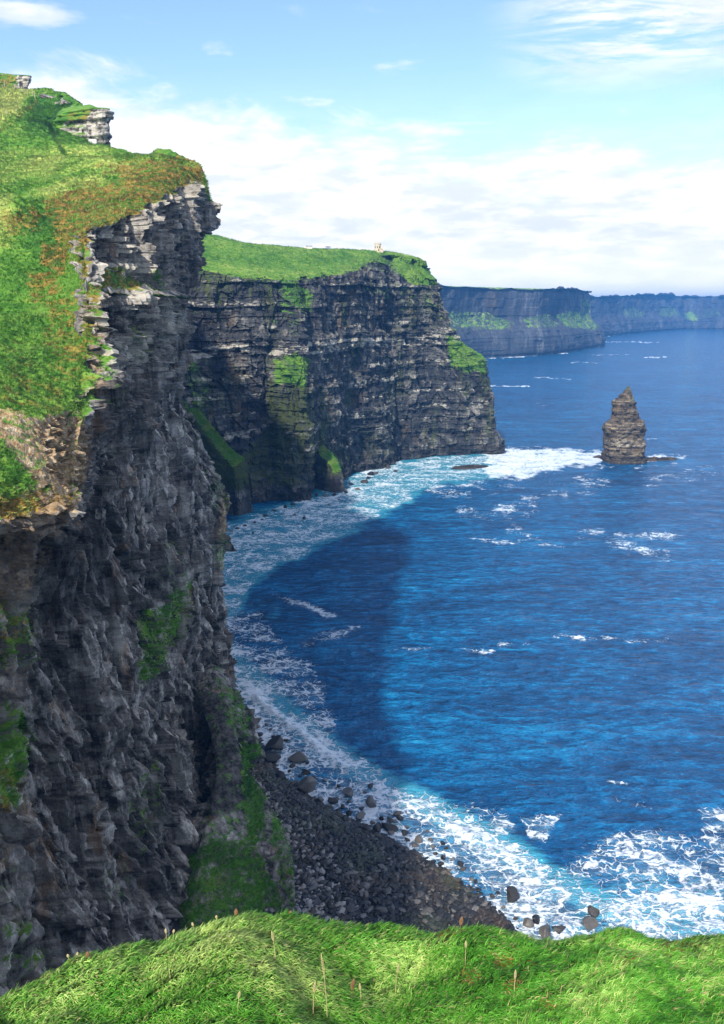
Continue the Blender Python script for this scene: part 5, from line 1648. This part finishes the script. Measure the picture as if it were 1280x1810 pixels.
def stalk_mesh(kind, H, r):
    """a dry flowering stem: bent tapering stem with its seed head"""
    bm = bmesh.new()
    n = 9
    pts = []
    bx, by = r.uniform(-.16, .22), r.uniform(-.1, .1)
    for i in range(n):
        t = i / (n - 1)
        pts.append(Vector((bx * t * t * H, by * t * t * H, t * H)))
    rad = [.0045 * (1 - .65 * i / (n - 1)) for i in range(n)]
    def tube(bm, pts, rad, k=5):
        rings = []
        for p_, ra in zip(pts, rad):
            rings.append([bm.verts.new(p_ + Vector((ra * math.cos(a), ra * math.sin(a), 0))) for a in [2 * math.pi * q / k for q in range(k)]])
        for a, b in zip(rings, rings[1:]):
            for q in range(k):
                bm.faces.new((a[q], a[(q + 1) % k], b[(q + 1) % k], b[q]))
    tube(bm, pts, rad)
    head = bmesh.new()
    h0 = .72 if kind == 'ear' else .5
    m = 46 if kind == 'ear' else 60
    for i in range(m):
        t = h0 + (1 - h0) * i / m
        c = Vector((bx * t * t * H, by * t * t * H, t * H))
        a = i * 2.4
        wd = .009 * math.sin(math.pi * min(1, (t - h0) / (1 - h0) * .85 + .15)) * (1.0 if kind == 'ear' else 1.8)
        e = c + Vector((math.cos(a) * wd, math.sin(a) * wd, .012))
        bmesh.ops.create_icosphere(head, subdivisions=1, radius=.0038 if kind == 'ear' else .0065, matrix=Matrix.Translation(e) @ Matrix.Diagonal((1, 1, 2.0 if kind == 'ear' else 1.2, 1)))
    return bm, head


pxg, pyg = project(GP[24:150])
def on_rim(px_, py_):
    d = ((pxg - px_) ** 2 + (pyg - py_) ** 2)
    return GP[24:150].reshape(-1, 3)[int(np.argmin(d))]


def hill_tufts():
    """turf of the slopes and ledges: bunches of long grass, too many to count"""
    r = np.random.default_rng(5)
    Vs, Ns, Cs = [], [], []
    for kind, P, N, N2, mk in TURF:
        if kind == 'far':
            continue
        A = P[:-1, :-1]
        area = np.linalg.norm(np.cross(P[1:, :-1] - A, P[:-1, 1:] - A), axis=-1)
        dist = np.linalg.norm(A, axis=-1)
        px_, py_ = project(A)
        w = area * sstep(.42, .6, mk[:-1, :-1, 0]) * ((px_ > -120) & (px_ < 1400) & (py_ > 60) & (py_ < 1760)) / np.maximum(dist, 60) ** 1.3
        # turn away from slopes the eye cannot see
        face = -(N2[:-1, :-1] * A).sum(-1) / dist
        w = w * (face > -.25)
        n = int({'near': 80000, 'main': 18000}[kind] * (1 if P.shape[1] > 600 else .22))
        cdf = np.cumsum(w.ravel()); cdf /= cdf[-1]
        i, j = np.unravel_index(np.searchsorted(cdf, r.random(n)), w.shape)
        u, v = r.random((n, 1)), r.random((n, 1))
        Q = (P[i, j] * (1 - u) + P[i + 1, j] * u) * (1 - v) + (P[i, j + 1] * (1 - u) + P[i + 1, j + 1] * u) * v
        M = N2[i, j]
        dr, yl = mk[i, j, 1], mk[i, j, 3]
        k = 5
        sc = (dist[i, j] / 190) ** .55
        L = (.26 + .34 * r.random(n)) * sc * (1 + .5 * fbm(Q[:, 0] / 9, Q[:, 1] / 9, Q[:, 2] / 9, 2))
        ang = -.4 + 1.2 * fbm(Q[:, 0] / 14, Q[:, 1] / 14, .3, 2)[:, None] + .8 * r.normal(size=(n, k))
        d = np.stack([np.cos(ang), np.sin(ang), -.25 + .5 * r.random((n, k))], -1)
        up = M * .5 + np.array([0, 0, .6])
        off = r.normal(0, .16, (n, k, 3)) * sc[:, None, None]
        b = Q[:, None] + off * [1, 1, .3] - up[:, None] * .08
        tip = b + (up[:, None] * (.5 + .4 * r.random((n, k, 1))) + d * .75) * L[:, None, None]
        side = np.cross(d, up[:, None]); side /= np.maximum(np.linalg.norm(side, axis=-1, keepdims=True), 1e-6)
        wd = (.035 + .04 * r.random((n, k, 1))) * sc[:, None, None] * 1.3
        Vs.append(np.stack([b - side * wd, b + side * wd, tip], 2).reshape(-1, 3))
        Ns.append(np.repeat(up, k * 3, 0))
        g = np.clip(.50 + .8 * fbm(Q[:, 0] / 13, Q[:, 1] / 20, Q[:, 2] / 8, 4) + .95 * (yl - .5) + .07 * r.normal(size=n), 0, 1)[:, None]
        ca, cb, cc = np.array([.030, .15, .014]), np.array([.14, .40, .035]), np.array([.56, .68, .19])
        c = np.where(g < .5, ca + (cb - ca) * g * 2, cb + (cc - cb) * (g * 2 - 1))
        h = np.clip(dr + .9 * fbm(Q[:, 0] / 3, Q[:, 1] / 3, Q[:, 2] / 3, 3), 0, 1) > (.56 + .14 * r.random(n))
        e = r.random((n, 1))
        c = np.where(h[:, None], np.array([.19, .115, .028]) * (1 - e) + np.array([.40, .32, .075]) * e, c)
        c = c * r.uniform(.88, 1.12, (n, 1))
        Cs.append(np.repeat(np.concatenate([np.clip(c, 0, 1), np.ones((n, 1))], 1), k * 3, 0))
    V = np.concatenate(Vs)
    me = mesh_from('hill_grass', V, tris=np.arange(len(V)).reshape(-1, 3))
    color_attr(me, 'tint', np.concatenate(Cs))
    a = me.attributes.new('sward', 'FLOAT_VECTOR', 'POINT')
    a.data.foreach_set('vector', np.ascontiguousarray(np.concatenate(Ns), F32).ravel())
    tag(link('hill_grass', me, M_BLADE), kind='stuff')


hill_tufts()
stalks = [
    (577, 1805, 125, 'ear', 'tallest straight dry grass stem with a pale ear, on the grassy rim'),
    (552, 1800, 72, 'ear', 'dry grass stem with a thick ear, shorter neighbour of the tallest straight stem'),
    (487, 1702, 52, 'ear', 'thin pale stem standing alone on the bright crest of the rim'),
    (283, 1652, 24, 'ear', 'dry stem with a drooping head against the dark cliff wall'),
    (296, 1652, 16, 'ear', 'short bent dry stem beside the drooping one against the dark cliff wall'),
    (123, 1702, 17, 'ear', 'short pale stem at the low end of the rim against the shaded gully'),
    (138, 1697, 13, 'ear', 'shortest pale stem at the low end of the rim, above its taller twin'),
    (343, 1642, 20, 'ear', 'thin stem with a tiny tip against the dark mossy buttress'),
    (385, 1632, 16, 'ear', 'fine stem on the ridge below the mossy buttress'),
    (418, 1624, 20, 'dock', 'small rust brown seed stem on the ridge below the mossy buttress'),
    (512, 1620, 12, 'dock', 'low rust brown seed cluster on the ridge under the stone beach edge'),
    (815, 1644, 26, 'dock', 'pale brown branching seed stem on the ridge in front of the dark beach stones'),
    (620, 1770, 50, 'dock', 'thin dark seed stem on the shaded flank beside the tallest straight stem'),
    (640, 1775, 34, 'ear', 'short straw stem with a plump head low on the shaded flank'),
    (700, 1760, 60, 'ear', 'slanting thin stem over the dark hollow of the rim'),
    (820, 1705, 44, 'ear', 'straw stem beside the rust brown heath tuft on the rim'),
    (155, 1655 + 45, 14, 'dock', 'little red brown seed stem on the low slope of the rim'),
    (910, 1760, 40, 'ear', 'straw stem in front of the rust brown heath tuft'),
    (420, 1790, 40, 'ear', 'bent straw stem on the brightest slope of the rim'),
]
rs = random.Random(3)
for (x, y, hpx, kind, lab) in stalks:
    q = on_rim(x, y)
    H = hpx / FPX * float(np.linalg.norm(q)) * .95
    st, hd = stalk_mesh(kind, H, rs)
    e = empty('grass_stalk' if kind == 'ear' else 'seed_stalk', q.tolist(), rs.uniform(-1, 1))
    tag(e, lab, 'stalk')
    bm_obj('stem', st, M_STALK if kind == 'ear' else M_REDSTALK, e)
    bm_obj('seed_head', hd, M_STALK if kind == 'ear' else M_REDSTALK, e)
# ------------------------------------------------------------------ light, sky, air
SUN = Vector((-0.29, -0.70, 0.65)).normalized()
sd = bpy.data.lights.new('sun', 'SUN')
sd.energy = 3.3
sd.angle = math.radians(2.0)
sd.color = (1.0, 0.94, 0.84)
so = bpy.data.objects.new('sun', sd)
COL.objects.link(so)
so.rotation_euler = SUN.to_track_quat('Z', 'Y').to_euler()
so.location = (-300, -300, 400)

w = bpy.data.worlds.new('World')
scene.world = w
w.use_nodes = True
nt = w.node_tree
nt.nodes.clear()


class WT(NT):
    def __init__(self, tree):
        self.t = tree


t = WT(nt)
out = t.n('ShaderNodeOutputWorld')
sky = t.n('ShaderNodeTexSky', sky_type='NISHITA', sun_disc=False, sun_elevation=math.asin(SUN.z), sun_rotation=math.atan2(SUN.x, SUN.y), altitude=150, air_density=1.0, dust_density=0.6, ozone_density=2.0)
d = t.n('ShaderNodeTexCoord').outputs['Generated']
xyz = t.n('ShaderNodeSeparateXYZ', inp={0: d}).outputs
el, az = xyz[2], t.math('ARCTAN2', xyz[0], xyz[1])
# cloud sheet coordinates: azimuth and height, clouds lie long and low
q = t.n('ShaderNodeCombineXYZ', inp={0: t.math('MULTIPLY', az, 1.0), 1: t.math('MULTIPLY', el, 2.6), 2: 0.0}).outputs[0]
n1 = t.noise(q, 5.5, 7, 0.62, 0.3)
n2 = t.noise(t.vscale(q, (1, 1.6, 1)), 14.0, 6, 0.6, 0.2)
# the bank: full below a ragged edge that drops to the right
edge = t.math('SUBTRACT', 0.205, t.math('MULTIPLY', az, 0.095))
v = t.math('SUBTRACT', edge, el)
v = t.math('ADD', t.math('MULTIPLY', v, 11.0), t.math('MULTIPLY', t.math('SUBTRACT', n1, 0.5), 2.2))
bank = t.smooth(v, -0.12, 0.55)
# cirrus, drawn out high on the seaward side
qr = t.n('ShaderNodeMapping', inp={'Vector': q, 'Rotation': (0, 0, 0.8), 'Scale': (2.2, 7.5, 1)}).outputs[0]
ci = t.noise(qr, 2.2, 7, 0.66, 0.8)
cm = t.math('MULTIPLY', t.smooth(az, 0.12, 0.28), t.smooth(el, 0.205, 0.28))
cirrus = t.math('MULTIPLY', t.smooth(ci, 0.37, 0.58), cm)
# small puffs elsewhere
pf = t.noise(t.vscale(q, (1, 1.3, 1)), 9.0, 5, 0.55)
pm = t.math('MULTIPLY', t.smooth(pf, 0.60, 0.72), t.smooth(el, 0.36, 0.2))
pm = t.math('MULTIPLY', pm, 0.55)
cl = t.math('MAXIMUM', bank, t.math('MAXIMUM', t.math('MULTIPLY', cirrus, 0.92), pm))
def puff(a0, e0, wa, we, k):
    dx = t.math('DIVIDE', t.math('SUBTRACT', az, a0), wa)
    dy = t.math('DIVIDE', t.math('SUBTRACT', el, e0), we)
    r = t.math('SQRT', t.math('ADD', t.math('MULTIPLY', dx, dx), t.math('MULTIPLY', dy, dy)))
    r = t.math('ADD', r, t.math('MULTIPLY', t.math('SUBTRACT', n2, 0.5), 3.0))
    return t.math('MULTIPLY', t.smooth(r, 1.2, 0.2), k)


for a0, e0, wa, we, k in ((-0.365, 0.288, 0.05, 0.014, 0.8), (0.052, 0.196, 0.016, 0.008, 0.55), (-0.02, 0.193, 0.03, 0.010, 0.4), (0.10, 0.20, 0.10, 0.003, 0.35)):
    cl = t.math('MAXIMUM', cl, puff(a0, e0, wa, we, k))
veil = t.math('MULTIPLY', t.smooth(el, 0.27, 0.12), 0.30)
cl = t.math('MAXIMUM', cl, veil)
shade = t.smooth(t.math('ADD', t.math('MULTIPLY', n2, 0.6), t.math('MULTIPLY', n1, 0.4)), 0.40, 0.60)
cc = t.mix(shade, (0.475, 0.505, 0.53), (0.68, 0.66, 0.655))
cc = t.mix(t.math('MULTIPLY', t.smooth(el, 0.09, 0.0), 0.8), cc, (0.88, 0.84, 0.78))
skyc = t.n('ShaderNodeMix', data_type='RGBA', blend_type='MULTIPLY', inp={0: 1.0, 6: sky.outputs[0], 7: (0.80, 0.84, 0.98, 1)}).outputs[2]
bg1 = t.n('ShaderNodeBackground', inp={'Color': skyc, 'Strength': 0.14})
bg2 = t.n('ShaderNodeBackground', inp={'Color': cc, 'Strength': 1.0})
mx = t.n('ShaderNodeMixShader', inp={0: cl})
nt.links.new(bg1.outputs[0], mx.inputs[1])
nt.links.new(bg2.outputs[0], mx.inputs[2])
nt.links.new(mx.outputs[0], out.inputs['Surface'])

# the sea air
HAZE = 0.00012
x0, x1, y0, y1, z0, z1 = -36000, 36000, -2500, 36000, SEA - 17.5, 150
V = [(x, y, z) for x in (x0, x1) for y in (y0, y1) for z in (z0, z1)]
me = mesh_from('haze', V, [(0, 1, 3, 2), (4, 6, 7, 5), (0, 4, 5, 1), (2, 3, 7, 6), (0, 2, 6, 4), (1, 5, 7, 3)], smooth=False)
hm = bpy.data.materials.new('sea_haze')
hm.use_nodes = True
hn = hm.node_tree
hn.nodes.clear()
ho = hn.nodes.new('ShaderNodeOutputMaterial')
pv = hn.nodes.new('ShaderNodeVolumePrincipled')
pv.inputs['Color'].default_value = (0.10, 0.42, 1.0, 1)
pv.inputs['Density'].default_value = HAZE
pv.inputs['Anisotropy'].default_value = 0.1
hn.links.new(pv.outputs[0], ho.inputs['Volume'])
tag(link('haze', me, hm), kind='stuff')

scene.view_settings.view_transform = 'Standard'
scene.view_settings.look = 'None'
scene.view_settings.exposure = 1.0
scene.view_settings.gamma = 1.0
scene.cycles.use_denoising = True
scene.cycles.max_bounces = 6
scene.cycles.diffuse_bounces = 3
scene.cycles.glossy_bounces = 3
scene.cycles.volume_bounces = 0
scene.cycles.transmission_bounces = 4
scene.cycles.sample_clamp_indirect = 6
